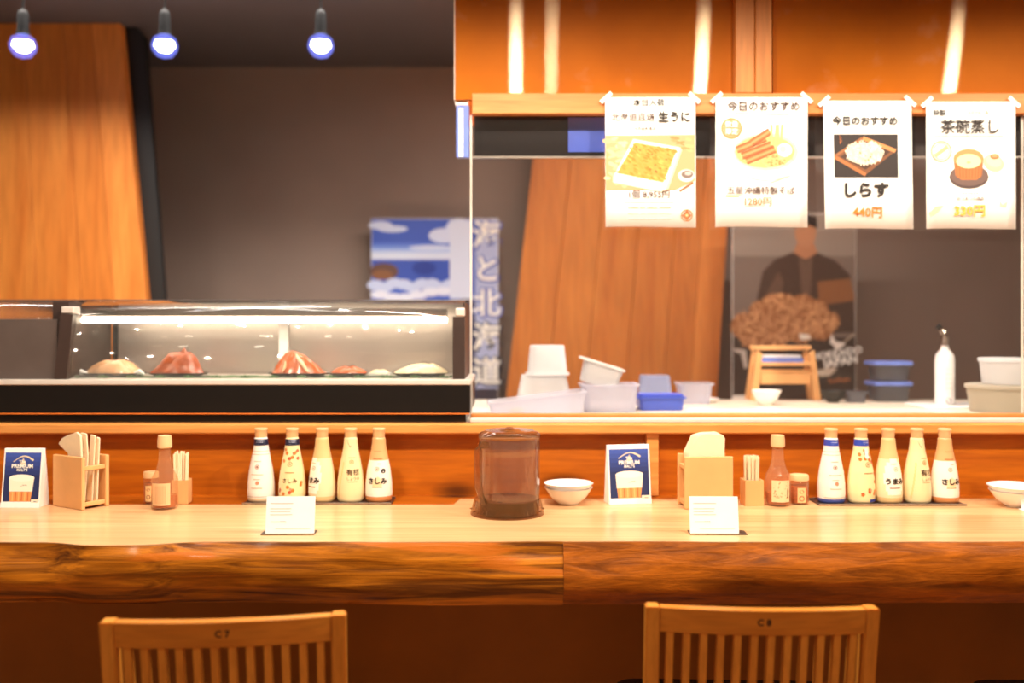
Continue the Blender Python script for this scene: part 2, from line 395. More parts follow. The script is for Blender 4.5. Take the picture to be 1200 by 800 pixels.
# ------------------------------------------------------------------ dining counter
CT = .78
XL, XR, XS = -1.75, 1.75, .107
counter = thing('dining_counter', 'long wooden dining counter with a pale top and a rough live edge front', 'counter', (0, 2.05, 0))
def edge_y(x):      # waney front edge of the plank, in local y
    if x > XS: return .004*math.sin(7*x)+.002*math.sin(23*x+1)
    e = .004*math.sin(2.6*x+.4)+.003*math.sin(9*x)+.001*math.sin(31*x)
    e -= .026*math.exp(-((x+.82)/.11)**4)          # a waney lobe that stands proud of the edge
    return e
def edge_bulge(x, t):
    rgh = .5 if x > XS else 1.0
    w1 = math.sin(4.1*x+5*t)*.004+math.sin(11.3*x-7*t+1.3)*.0025+math.sin(27*x+9*t)*.0012+.0012*math.sin(60*t+3*x)
    return rgh*w1
N_ = 260
b = B(); rows = []
for i in range(N_+1):
    x = XL+(XR-XL)*i/N_; back = .427 if x < X(537, 2.48) else .512
    rows.append((b.verts.new((x, edge_y(x)+.004, CT)), b.verts.new((x, back, CT)), b.verts.new((x, back, CT-.03)), b.verts.new((x, edge_y(x)+.004, CT-.03))))
for r0, r1 in zip(rows, rows[1:]):
    for k in range(4): b.faces.new((r0[k], r1[k], r1[(k+1) % 4], r0[(k+1) % 4]))
b.faces.new(rows[0]); b.faces.new(list(reversed(rows[-1])))
bmesh.ops.recalc_face_normals(b, faces=b.faces)
obj('top_board', b, M['ctop'], counter)
def live(x0, x1, m, n):
    b = B(); g = []
    for i in range(n+1):
        x = x0+(x1-x0)*i/n; col = []
        H = .131+(.003*math.sin(3*x+1) if x <= XS else .002*math.sin(5*x))
        for j in range(15):
            t = j/14
            bul = -.016*math.sin(PI*min(1, t*1.02))+(.05*max(0, t-.75)**1.2)
            sm = min(1, t*6)
            col.append(b.verts.new((x, edge_y(x)*(1-t*.6)+bul+edge_bulge(x, t)*sm, CT-.0005-t*H)))
        col.append(b.verts.new((x, .40, CT-.12))); col.append(b.verts.new((x, .40, CT-.031))); col.append(b.verts.new((x, edge_y(x)+.006, CT-.031)))
        g.append(col)
    m_ = len(g[0])
    for a, c in zip(g, g[1:]):
        for k in range(m_): b.faces.new((a[k], c[k], c[(k+1) % m_], a[(k+1) % m_]))
    b.faces.new(g[0]); b.faces.new(list(reversed(g[-1])))
    bmesh.ops.recalc_face_normals(b, faces=b.faces)
    return obj('live_edge', b, m, counter, smooth=50)
live(XL, XS, M['live'], 200); live(XS+.0004, XR, M['live2'], 140)
b = B(); box(b, XL, XR, .40, .46, 0, .66); obj('knee_panel', b, M['kneewall'], counter)
b = B(); box(b, XL, XR, .4275, .575, CT-.05, CT-.0015) if False else box(b, XL, XR, .5125, .575, CT-.05, CT-.002)
box(b, XL, X(537, 2.48)-.001, .4275, .5125, CT-.05, CT-.002)
obj('rear_strip', b, M['riser'], counter)
b = B(); box(b, XL, XR, .575, .60, CT-.06, .9445); obj('riser_board', b, M['riser'], counter)
b = B(); box(b, X(758, 2.6), X(772, 2.6), .553, .5745, CT, .9445, .001); obj('support_batten', b, M['lip'], counter)
b = B(); box(b, XL, XR, .46, 1.30, 0, .10); obj('plinth', b, M['kneewall'], counter)

# ------------------------------------------------------------------ service ledge / kitchen worktop behind it
LT = .9745
ledge = thing('service_ledge', 'raised pale worktop with a wooden lip running behind the dining counter', 'worktop', (0, 2.6, 0))
b = B(); box(b, XL, XR, -.012, .03, .945, LT-.002, .004); obj('wooden_lip', b, M['lip'], ledge)
b = B(); box(b, XL, XR, .0305, .82, .945, LT-.002, .001); obj('worktop_board', b, M['worktop'], ledge)
b = B(); box(b, X(551, 2.61), XR, .006, .034, LT-.0015, LT+.010, .002); obj('pane_sill', b, M['steelrim'], ledge)
b = B(); box(b, X(551, 2.61), XR, .041, .062, LT-.0015, LT+.020, .002); obj('pane_channel', b, M['hoodrail'], ledge)
b = B(); box(b, XL, XR, .05, .08, .10, .944); obj('kitchen_panel', b, M['kneewall'], ledge)

# ------------------------------------------------------------------ clear screen on the ledge
PY = 2.672
px0, px1 = X(552, PY), X(1198, PY)
pz0, pz1 = LT+.0005, Z(135, PY)
screen = thing('acrylic_screen', 'clear acrylic sneeze screen standing on the raised worktop', 'screen', ((px0+px1)/2, PY, pz0))
hw = (px1-px0)/2; hh = pz1-pz0
b = B(); box(b, -hw+.003, hw-.003, -.0025, .0025, 0, hh); obj('pane', b, M['pane'], screen)
for s in (-1, 1):
    b = B(); box(b, s*hw-.003, s*hw+.003, -.003, .003, 0, hh, .0008); obj('lit_edge', b, M['paneedge'], screen)

# ------------------------------------------------------------------ hood glass over the worktop, its reflections painted on
HY = 2.645
hood = thing('hood_glass', 'wood framed hood glass with painted brown reflections above the clear screen', 'cabinet', (X(870, HY), HY, Z(133, HY)))
ox = X(870, HY); oz = Z(133, HY)
def hb(px_0, px_1, z0, z1, y0, y1, bev=.001, Y=HY):
    b = B(); box(b, X(px_0, Y)-ox, X(px_1, Y)-ox, y0, y1, z0-oz, z1-oz, bev); return b
XE = 1700
obj('rail', hb(553, XE, Z(133, HY), Z(109, HY), 0, .035, .002), M['hoodrail'], hood)
obj('post', hb(862, 884.6, Z(109, HY)+.0005, CEIL-.002, .001, .034, .002), M['hoodpost'], hood)
obj('post', hb(885.4, 905, Z(109, HY)+.0005, CEIL-.002, .001, .034, .002), M['hoodpost'], hood)
obj('front_panel', hb(533.5, 861.8, Z(117, 2.685), CEIL-.002, .036, .048, .0005, 2.685), M['painted_reflection'], hood)
obj('front_panel', hb(905.2, XE, Z(117, 2.685), CEIL-.002, .036, .048, .0005, 2.685), M['painted_reflection'], hood)
obj('back_panel', hb(536, XE, Z(120, 2.685), CEIL-.002, .35, .37, 0, 2.685), M['painted_reflection'], hood)
b = hb(532, 533.4, Z(117, 2.685), CEIL-.002, .034, .37, 0, 2.685); obj('glass_edge', b, M['paneedge'], hood)
# glass below the rail: pale lower edge, dark and blue reflections painted as sheets
obj('reflection_band', hb(556, XE, Z(184, 2.72), Z(135, 2.72), .072, .080, 0, 2.72), M['darkreflect'], hood)
obj('lower_glass_edge', hb(536, XE, Z(185.5, 2.72), Z(183, 2.72), .070, .082, .0005, 2.72), M['steel'], hood)
obj('blue_reflection', hb(666, 709, Z(178, 2.715), Z(137.5, 2.715), .0705, .0718, 0, 2.715), M['blue'], hood)
pr = Print(1.0); pr.layer = 0
w_ = X(550, 2.70)-X(534, 2.70); h_ = Z(126, 2.70)-Z(185, 2.70)
e = B(); box(e, X(534.5, 2.70)-ox, X(550, 2.70)-ox, .050, .056, Z(185, 2.70)-oz, Z(124, 2.70)-oz, .002); fo = obj('side_reflection', e, M['bluelid'], hood)  # bluish reflection at the glass end, built as a coloured strip
e = B(); box(e, X(538, 2.70)-ox, X(543, 2.70)-ox, .0485, .0498, Z(184, 2.70)-oz, Z(127, 2.70)-oz, 0); obj('reflection_stripe', e, M['white'], fo)
e = B(); box(e, X(533.5, 2.70)-ox, X(549, 2.70)-ox, .049, .058, Z(124, 2.70)-oz, Z(114, 2.70)-oz, .003); obj('white_clip', e, M['white'], hood)

# ------------------------------------------------------------------ taped posters
def px_poster(name, label, x0, x1, y0, y1, skew=0, lean=0):
    Yp = 2.636
    t = thing(name, label, 'poster', (X((x0+x1)/2, Yp), Yp, Z(y1, Yp)), 0, 'paper menu posters taped along the rail')
    k = Yp/F; W, H = (x1-x0)*k, (y1-y0)*k
    b = B(); n = 10; g = []
    for i in range(n+1):
        u = i/n
        g.append([b.verts.new(((u-.5)*W+skew*k*(1-v), -.0005-.0012*math.sin(PI*u)*(1-v)*lean-.002*(1-v), v*H+.5*k*math.sin(5*u)*(1-v))) for v in (0, .25, .5, .75, 1)])
    for a, c in zip(g, g[1:]):
        for j in range(4): b.faces.new((a[j], c[j], c[j+1], a[j+1]))
    sh = obj('sheet', b, M['paper'], t, smooth=40)
    so = sh.modifiers.new('thickness', 'SOLIDIFY'); so.thickness = .0002; so.offset = 1
    for s in (-1, 1):
        b = B(); box(b, -.019, .019, -.0012, -.0008, -.0055, .0055)
        R = Matrix.Translation((s*(W/2-.003), 0, H-.001)) @ Matrix.Rotation(s*math.radians(42), 4, 'Y')
        bmesh.ops.transform(b, matrix=R, verts=b.verts); obj('tape', b, M['tape'], t)
    def on_sheet(x, y, z): return (x, -.0005-.002*(1-z/H)-.0014+y, z)
    # page coordinates: photo pixels measured from this sheet's own lower centre
    def P(px, py): return ((px-(x0+x1)/2)*k, (y1-py)*k)
    def T(txt, size, px, py, mat, **kw):
        kw.setdefault('y', -.0036)
        kw['bold'] = kw.get('bold', 0)+.010
        return lettering(txt, size*k, *P(px, py), mat, t, wrap=on_sheet, **kw)
    pr = Print(1.0); pr.wrap = on_sheet
    class A: pass
    a = A(); a.P, a.T, a.pr, a.k, a.t, a.on = P, T, pr, k, t, on_sheet
    a.ell = lambda px, py, rx, ry, c, rot=0, **kw: pr.ell(*P(px, py), rx*k, ry*k, c, rot=rot, **kw)
    a.poly = lambda pts, c: pr.poly([P(*p) for p in pts], c)
    a.bar = lambda p, q, wd, c: pr.bar(*P(*p), *P(*q), wd*k, c)
    a.ring = lambda px, py, r, wd, c: pr.ring(*P(px, py), r*k, wd*k, c)
    return a
rnd = random.Random(3)
def jit(c, d): 
    e = rnd.uniform(-d, d); return tuple(max(0, min(255, v+e)) for v in c)
# 1: sea urchin box
a = px_poster('menu_poster', 'paper poster of a wooden tray of yellow sea urchin priced 8,955', 709, 815, 114, 266, .5)
a.poly([(709.5, 159), (814, 158), (814, 212), (790, 223), (709.7, 223)], (216, 158, 112))
for q in range(26): a.ell(rnd.uniform(711, 735), rnd.uniform(162, 218), rnd.uniform(3, 7), rnd.uniform(1.5, 3), jit((226, 184, 140), 22), rnd.uniform(-.6, .6))
for q in range(16): a.ell(rnd.uniform(788, 810), rnd.uniform(161, 176), rnd.uniform(3, 6), rnd.uniform(1, 2), jit((206, 150, 96), 26), rnd.uniform(-.6, .3))
a.poly([(742, 163), (797, 173), (780, 222), (718, 208)], (252, 240, 222))
a.poly([(744, 167), (793, 176), (777, 214), (723, 203)], (222, 150, 66))
for q in range(150):
    u, v = rnd.random(), rnd.random()
    x = (744+(793-744)*u)*(1-v)+(723+(777-723)*u)*v; y = (167+(176-167)*u)*(1-v)+(203+(214-203)*u)*v
    a.ell(x, y, 3.2, 1.2, jit((228, 146, 56), 24), -.5+rnd.uniform(-.2, .2), n=8)
for q in range(10):
    a.ell(rnd.uniform(738, 785), rnd.uniform(172, 204), 1.2, .9, (190, 90, 36), n=8)
a.poly([(718, 208), (780, 222), (779, 226), (718, 214)], (244, 224, 200))
a.poly([(797, 173), (780, 222), (783, 222), (799, 176)], (232, 206, 176))
a.ell(804, 206, 10, 7.5, (226, 214, 206)); a.ell(805, 204.5, 7, 4.6, (120, 100, 92)); a.ell(806, 203.5, 4, 2.2, (190, 176, 170))
a.bar((796, 224), (812, 214), 2.4, (150, 100, 60))
a.pr.build('picture', a.t)
a.T('本日入荷', 9.2, 760, 121, 'ink'); a.T('北海道直送', 10.2, 741.5, 138, 'inkbrown'); a.T('生うに', 13, 790, 138, 'ink', bold=.02)
a.T('1個 8,955円', 10, 760, 228.5, 'inkbrown'); a.T('北海道産 直送 うに', 4, 760, 151, 'inkbrown')
q = Print(1.0); q.wrap = a.on; q.layer = 8
q.rect(*[v for v in (a.P(731, 0)[0], a.P(790, 0)[0])], a.P(0, 237.5)[1], a.P(0, 236.7)[1], (226, 210, 196))
q.ring(*a.P(804.5, 252.5), 7*a.k, 1.2*a.k, (206, 120, 60)); q.poly([a.P(804.5, 246.5), a.P(810, 252.5), a.P(804.5, 258.5), a.P(799, 252.5)], (190, 96, 46)); q.ell(*a.P(804.5, 252.5), 1.6*a.k, 1.6*a.k, (240, 190, 140))
for y in (243.5, 250, 256): 
    for x0, x1 in ((736, 748), (750, 756), (758, 770), (772, 786)): q.rect(a.P(x0, 0)[0], a.P(x1, 0)[0], a.P(0, y+.5)[1], a.P(0, y-.7 if y < 245 else y-.2)[1], (206, 176, 150) if y < 245 else (238, 222, 206))
q.build('emblem', a.t)
# 2: noodle bowl
a = px_poster('menu_poster', 'paper poster of a pork noodle bowl with a pale round egg', 838.5, 946.5, 114, 266, -.5, -.6)
a.ell(897, 184, 40, 28, (240, 226, 210)); a.ell(897, 178, 38, 22, (246, 214, 176)); a.ell(896, 178, 35, 19, (230, 178, 112))
for q in range(60):
    an = rnd.uniform(0, 2*PI); r = rnd.random()**.5
    a.ell(896+32*r*math.cos(an), 180+15*r*math.sin(an), rnd.uniform(3, 6), .8, jit((232, 184, 120), 24), rnd.uniform(-1, 1), n=8)
for sx_, sy_, ln in ((863, 176, 34), (869, 183, 36), (874, 189, 34), (880, 168, 22)):
    for w_, c_ in ((8.5, (126, 60, 26)), (6.2, (190, 104, 52)), (2.4, (216, 146, 92))): a.bar((sx_, sy_), (sx_+ln, sy_-14), w_, c_)
for q in range(40): a.ell(rnd.uniform(896, 920), rnd.uniform(182, 194), 1.6, 1, jit((214, 150, 92), 34), n=8)
for x in (904, 908, 912, 915): a.bar((x, 170), (x+rnd.uniform(-2, 2), 146), 2.6, (246, 222, 120))
a.ell(919, 176, 9, 8, (254, 244, 222)); a.ell(917, 175, 4, 4, (252, 232, 180))
a.ring(857, 150.5, 12.4, 2.2, (216, 142, 88)); a.ell(857, 150.5, 10, 10, (224, 158, 108))
a.bar((903, 214), (926, 206), 1.1, (206, 180, 160)); a.bar((850, 229.5), (866, 229.5), 2.4, (248, 224, 150)); a.bar((862, 132), (925, 134), 2.6, (250, 234, 196))
a.pr.build('picture', a.t)
a.T('今日のおすすめ', 12.2, 894.5, 125.5, 'inkbrown', bold=.004); a.T('数量', 7.5, 857, 146.5, 'inkwhite', bold=.01); a.T('限定', 7.5, 857, 155, 'inkwhite', bold=.01)
a.T('五星沖縄特製そば', 10, 891, 224, 'inkbrown'); a.T('1280円', 11.5, 887, 237, 'inkpeach')
# 3: whitebait
a = px_poster('menu_poster', 'cream handwritten paper poster with a dark photo of whitebait priced 440', 964.5, 1068, 118, 268, 2, .5)
a.poly([(976.5, 157.5), (1051.5, 157.5), (1052, 208), (977.5, 208)], (44, 30, 26))
a.poly([(1011, 160), (1049, 177), (1014, 205), (978, 184)], (120, 72, 40)); a.poly([(1012, 165), (1043, 178), (1014, 199), (984, 184)], (70, 42, 28))
a.bar((1011, 162), (1049, 177), 4.5, (206, 134, 78)); a.bar((978, 184), (1014, 205), 4, (176, 104, 56)); a.bar((978, 183), (1010, 162), 3, (150, 92, 52))
a.ell(1013, 180, 22, 13, (214, 200, 180))
for q in range(260):
    an = rnd.uniform(0, 2*PI); r = rnd.random()**.5
    a.ell(1013+22*r*math.cos(an), 179+13.5*r*math.sin(an)-4*(1-r), rnd.uniform(2, 3.4), .8, jit((232, 216, 194), 26), rnd.uniform(-PI, PI), n=6)
for q in range(9): a.ell(rnd.uniform(1006, 1022), rnd.uniform(176, 190), 1.2, .8, (190, 150, 96), n=6)
a.pr.build('picture', a.t)
a.T('今日のおすすめ', 11, 1013, 142.5, 'ink', bold=.02); a.T('しらす', 18.5, 1013, 224, 'ink', bold=.035); a.T('440円', 14, 1016, 249.5, 'inkorange', bold=.012, rot=-.03)
a.T('しらす', 4, 984, 164, 'inkpeach', vertical=True)
# 4: steamed custard
a = px_poster('menu_poster', 'paper poster of a lidded steamed egg custard cup priced 330', 1085, 1190, 119, 268, 0, -.4)
a.ell(1135, 207.5, 23, 13.5, (82, 62, 58)); a.ell(1135, 205.5, 22.5, 12.5, (110, 84, 76))
a.poly([(1117, 186), (1152, 186), (1150, 206), (1144, 211), (1126, 211), (1119, 206)], (184, 110, 58))
for i in range(9): a.bar((1120+i*3.8, 190), (1121+i*3.5, 209), .7, (150, 84, 40))
a.ell(1134.5, 186, 17.8, 11.5, (214, 142, 86)); a.ell(1134.5, 189, 14.5, 8.5, (246, 222, 170)); a.ell(1134.5, 190.5, 2.5, 1.5, (232, 196, 120))
a.ell(1164, 191, 12.5, 9.5, (226, 196, 158), -.4); a.ell(1164, 189, 9.5, 6.5, (238, 212, 178), -.4); a.ell(1165, 183.5, 5.5, 3.4, (176, 112, 66)); a.ell(1165, 182.5, 4, 2, (208, 150, 100))
a.ring(1102.5, 177.5, 12.5, 1.6, (210, 160, 122)); a.ring(1102.5, 177.5, 9.6, 1, (230, 198, 168))
a.bar((1095, 183), (1110, 172), 4.5, (222, 174, 134))
a.poly([(1088, 250), (1096, 242), (1105, 241), (1098, 249), (1090, 254)], (244, 202, 160)); a.poly([(1171, 236), (1174, 240), (1180, 236), (1178, 243), (1171, 242)], (226, 196, 170))
a.bar((1094, 159.3), (1176, 159.3), .6, (196, 160, 130))
for y in (226.5, ): 
    for i in range(6): a.bar((1127+i*3.3, y), (1129+i*3.3, y), 1.5, (226, 196, 170))
a.pr.build('picture', a.t)
a.T('特製', 7.5, 1100, 133, 'ink', bold=.01); a.T('茶碗蒸し', 17.5, 1136, 150, 'ink', bold=.004); a.T('330円', 15, 1135, 248, 'inkyellow', bold=.02)
a.T('こだわりの一品', 4, 1143, 132, 'inkpeach'); a.T('あつあつの逸品', 4.6, 1136, 233, 'inkbrown')

# ------------------------------------------------------------------ refrigerated display case
CY = 2.61
cx1 = X(551, CY); cx0 = -1.7
case = thing('display_case', 'glass fronted black refrigerated fish case on the raised worktop', 'display case', (-.9, CY, LT-.001))
def cb(x0, x1, y0, y1, z0, z1, bev=.001): 
    b = B(); box(b, x0+.9, x1+.9, y0, y1, z0-(LT-.001), z1-(LT-.001), bev); return b
def cz(py, Y): return Z(py, Y)
zb0, zb1 = cz(484, CY), cz(451, CY)
obj('foot_plinth', cb(cx0, cx1-.012, .012, .30, LT-.001, zb0-.003), M['black'], case)
obj('base', cb(cx0, cx1, 0, .34, zb0, zb1, .002), M['black'], case)
obj('bronze_trim', cb(cx0, cx1-.002, -.0015, .005, zb0-.003, zb0), M['inkorange'], case)
zr = cz(444.5, CY)
obj('pale_rim', cb(cx0, cx1+.001, -.003, .33, zb1+.0002, zr, .002), M['steelrim'], case)
zt = cz(351, 2.78)
xr = X(545, 2.63)
# curved glass front
prof = [(.010, zr+.001), (.012, cz(400, 2.63)), (.022, cz(380, 2.64)), (.040, cz(368, 2.65)), (.072, cz(358, 2.68)), (.12, zt-.004), (.19, zt)]
def sheet(x0, x1, prof, name, m, th=.004):
    b = B(); a = [b.verts.new((x0+.9, y, z-(LT-.001))) for y, z in prof]; c = [b.verts.new((x1+.9, y, z-(LT-.001))) for y, z in prof]
    for i in range(len(prof)-1): b.faces.new((a[i], a[i+1], c[i+1], c[i]))
    o = obj(name, b, m, case, smooth=60); s = o.modifiers.new('thickness', 'SOLIDIFY'); s.thickness = th; s.offset = 1; return o
xd0, xd1 = X(66, 2.62), X(82, 2.62)
sheet(xd1, xr-.004, prof, 'front_glass', M['glass'])
sheet(cx0, xd0, [(y+.001, z) for y, z in prof[2:]], 'front_glass', M['glass'])
obj('machine_cover', cb(cx0, xd0, .014, .02, zr+.0003, cz(374, 2.63), .001), M['greypanel'], case)
b = B(); prism(b, [(X(64.5, 2.62)+.9, zr-(LT-.001)), (X(79, 2.62)+.9, zr-(LT-.001)), (X(86.5, 2.62)+.9, cz(368, 2.62)-(LT-.001)), (X(72, 2.62)+.9, cz(368, 2.62)-(LT-.001))], .004, .03); obj('divider_post', b, M['darkframe'], case)
b = B(); box(b, X(72, 2.62)+.9, X(87, 2.62)+.9, .006, .05, cz(367.5, 2.62)-(LT-.001), cz(359, 2.62)-(LT-.001), .003); obj('corner_cap', b, M['steelrim'], case)
obj('divider_wall', cb(xd0-.02, xd1-.012, .032, .31, zr+.0003, zt-.01, 0), M['darkframe'], case)
b = B(); box(b, X(531, 2.64)+.9, xr+.9, .008, .026, zr+.0003-(LT-.001), cz(371, 2.63)-(LT-.001), .001); obj('end_post', b, M['darkframe'], case)
obj('end_panel', cb(xr-.006, xr, .027, .31, zr+.0003, zt-.012, 0), M['darkframe'], case)
b = B(); box(b, X(534, 2.64)+.9, xr+.9, .006, .06, cz(370.5, 2.63)-(LT-.001), cz(361, 2.63)-(LT-.001), .003); obj('corner_cap', b, M['steelrim'], case)
obj('top_plate', cb(cx0, xr, .20, .33, zt-.006, zt+.001, .001), M['darkframe'], case)
LY = 2.72
obj('lamp_housing', cb(X(97, LY), X(524, LY), .098, .125, cz(371.5, LY)+.001, cz(361, LY), .002), M['steel'], case)
obj('lamp_tube', cb(X(97, LY), X(524, LY), .098, .125, cz(378, LY), cz(371.5, LY), .003), M['tube'], case)
obj('lamp_socket', cb(X(84, LY), X(96.6, LY), .100, .123, cz(378, LY), cz(373, LY), .002), M['white'], case)
obj('rear_glass_door', cb(X(139, 2.93), X(332, 2.93), .318, .322, zr+.0003, zt-.007, 0), M['frosted'], case)
obj('rear_glass_door', cb(X(330, 2.93), xr-.007, .324, .328, zr+.0003, zt-.007, 0), M['frosted'], case)
obj('door_stile', cb(X(327, 2.92), X(338, 2.92), .306, .3178, zr+.0003, zt-.007, .001), M['white'], case)
obj('rear_dark_opening', cb(xd1-.012, X(138.8, 2.93), .318, .325, zr+.0003, zt-.007, 0), M['blackmat'], case)  # black sheet put where the case opens onto darkness
# food inside: each heap a thing of its own
fz = zr+.0005; FY = 2.735
liner = thing('leaf_liner', 'green leaf liner strip lying under the fish in the glass case', 'liner', (X(310, FY), FY, fz))
b = B()
hw_ = (X(528, FY)-X(88, FY))/2
for i in range(60):
    x0 = -hw_+2*hw_*i/60; x1 = x0+2*hw_/60
    v = [b.verts.new((x, y, .001+.0012*math.sin(i*1.7+y*90+(1 if x == x1 else 0)*1.7))) for x, y in ((x0, -.055), (x1, -.055), (x1, .055), (x0, .055))]; b.faces.new(v)
bmesh.ops.remove_doubles(b, verts=b.verts, dist=1e-5)
lo = obj('leaf_sheet', b, M['jade'], liner); so = lo.modifiers.new('t', 'SOLIDIFY'); so.thickness = .0006
for i in range(14):
    b = B(); x = -hw_+.02+(2*hw_-.04)*i/13
    prism(b, [(x-.014, 0), (x+.014, 0), (x+.011, .007), (x+.004, .0055), (x, .0095), (x-.006, .005), (x-.011, .008)], -.0572, -.0566); obj('leaf_tooth', b, M['jade'], liner)
def heap(name, label, px0_, px1_, pyt, mat, prof_fn, dish=True, film=True, depth=.038, seed=0, bits=None, cat='fish'):
    xc = X((px0_+px1_)/2, FY); W = (X(px1_, FY)-X(px0_, FY))/2; H = Z(pyt, FY)-fz-.006
    t = thing(name, label, cat, (xc, FY, fz+.004))
    if dish:
        b = B(); loft(b, [[(x*s, y*s, z) for x, y in rrect(2*W+.012, 2*depth+.012, .02)] for s, z in ((.8, 0), (1, .008), (.97, .008), (.8, .002))]); obj('tray', b, M['blackmat'] if dish == 1 else M['plastic2'], t, smooth=40)
    b = B(); n, m_ = 36, 14; r = random.Random(seed)
    ph = [r.uniform(0, 6) for _ in range(6)]
    top = b.verts.new((prof_fn(None)*W, 0, H+.003)); prev = [top]*n; ring0 = None
    rings = []
    for j in range(1, m_+1):
        s = j/m_; ring = []
        for i in range(n):
            an = 2*PI*i/n; wv = 1+.09*math.sin(3*an+ph[0])+.07*math.sin(7*an+ph[1]+s*4)+.03*math.sin(13*an+ph[3])
            x = (prof_fn(None)*(1-s)+math.cos(an)*s*wv)*W; y = math.sin(an)*s*depth*wv
            z = H*prof_fn(s)*(1+.10*math.sin(4*an+ph[4]+3*s)*min(1, 3*s))+.003*math.sin(9*an+ph[2]+8*s)*(1-s*.5)*min(1, 4*s)+.003
            ring.append(b.verts.new((x, y, max(.003, z))))
        rings.append(ring)
    for i in range(n): b.faces.new((top, rings[0][i], rings[0][(i+1) % n]))
    for p, q in zip(rings, rings[1:]):
        for i in range(n): b.faces.new((p[i], q[i], q[(i+1) % n], p[(i+1) % n]))
    b.faces.new(rings[-1][::-1]); bmesh.ops.recalc_face_normals(b, faces=b.faces)
    body = obj('flesh', b, M[mat], t, smooth=80)
    if film:
        me = body.data.copy(); me.materials.clear()
        for v in me.vertices: v.co = Vector((v.co.x*1.1+.003*math.sin(200*v.co.z), v.co.y*1.12, v.co.z*1.06+.0015*math.sin(150*v.co.x)+.0015))
        obj('cling_film', me, M['film'], t, smooth=25)
    if bits: bits(t, W, H, depth)
    return t
dome = lambda s: .0 if s is None else (1-s**2.6)**.8 if s < 1 else 0
peak = lambda s: .22 if s is None else max(0, (1-s)**.72*(1-.12*math.sin(s*9)))
peakl = lambda s: -.25 if s is None else max(0, (1-s**1.25))
def stripe(t, W, H, d):
    b = B(); tube(b, [(-.05*W-.002, -.3*d, H*.86), (.08*W, -.62*d, H*.66), (.28*W, -.85*d, H*.38), (.42*W, -.98*d, H*.18)], [.002, .005, .005, .003], 8); obj('fat_stripe', b, M['fish4'], t, smooth=60)
    b = B(); tube(b, [(-.45*W, -.4*d, H*.6), (-.42*W, -.75*d, H*.4), (-.5*W, -.95*d, H*.15)], [.002, .004, .002], 8); obj('fat_stripe', b, M['fish1'], t, smooth=60)
def ends(t, W, H, d):
    for s in (-1, 1):
        b = B(); tube(b, [(s*W*.86, -.6*d, .006), (s*W*1.06, -.7*d, .012), (s*W*1.2, -.6*d, .004)], [.004, .008, .003], 8); obj('white_tip', b, M['white'], t, smooth=60)
heap('fish_block', 'pale pink fish block wrapped in film at the end beside the dark panel', 102, 166, 423, 'fish1', dome, seed=2, bits=ends)
heap('roe_mound', 'glossy brown orange pointed mound in front of the pale rear door', 180, 240, 407, 'fish2', peak, seed=5)
heap('salmon_mound', 'orange salmon mound with a white fat stripe in the middle of the case', 318, 383, 411, 'fish3', peakl, seed=9, bits=stripe)
heap('shellfish_portion', 'small dark tray of orange and silver shellfish beside the salmon mound', 388, 430, 430, 'fish3', dome, seed=11, depth=.03)
heap('scallop_portion', 'small cream scallop heap between two fish trays', 433, 457, 434, 'fish4', dome, dish=2, film=False, seed=15, depth=.026)
heap('white_fish_portion', 'long pale fillet under film at the open end of the case', 463, 523, 427, 'fish4', lambda s: .35 if s is None else dome(s), seed=17)

# ------------------------------------------------------------------ wall slabs, posters, spots
def wall_slab(label, pts, Y, th, back):
    """leaning tapered board: pts = TL, TR, BR, BL in pixels at depth Y"""
    xs = [X(p[0], Y) for p in pts]; zs = [Z(p[1], Y) for p in pts]
    for a, c in ((1, 2), (0, 3)):                # carry both edges on down to the floor
        f = (zs[a]-.0005)/(zs[a]-zs[c]); xs[c] = xs[a]+(xs[c]-xs[a])*f; zs[c] = .0005
    cx, cz_ = sum(xs)/4, min(zs)
    t = thing('wall_slab', label, 'wooden panel', (cx, Y, cz_), 0, 'tall timber slabs standing by the back wall')
    q = [(x-cx, z-cz_) for x, z in zip(xs, zs)]
    n = 6                                     # separate staves, edge stave paler
    fr = [0, .19, .37, .56, .74, .87, 1]
    for i in range(n):
        f0, f1 = fr[i]+.0008, fr[i+1]-.0008
        L = lambda a, c, f: (a[0]+(c[0]-a[0])*f, a[1]+(c[1]-a[1])*f)
        b = B(); prism(b, [L(q[0], q[1], f0), L(q[0], q[1], f1), L(q[3], q[2], f1), L(q[3], q[2], f0)], 0, th)
        bmesh.ops.bevel(b, geom=list(b.edges), offset=.002, segments=1, affect='EDGES')
        obj('stave', b, M['slabedge'] if i == n-1 else M['slab'], t)
    if back:
        b = B(); prism(b, [(q[0][0], q[0][1]+.025), (q[1][0]+.02, q[1][1]+.025), (q[1][0]+.075, q[1][1]-.04), (q[2][0]+.03, q[2][1]), (q[3][0], q[3][1])], th+.001, th+.03); obj('backing_board', b, M['blackmat'], t)
    return t
wall_slab('big orange timber slab rising behind the display case', [(-120, 27), (141, 27), (183, 478), (-120, 478)], 3.75, .05, True)
wall_slab('leaning orange timber slab behind the white tubs', [(633, 110), (862, 110), (840, 474), (592, 474)], 4.2, .05, False)

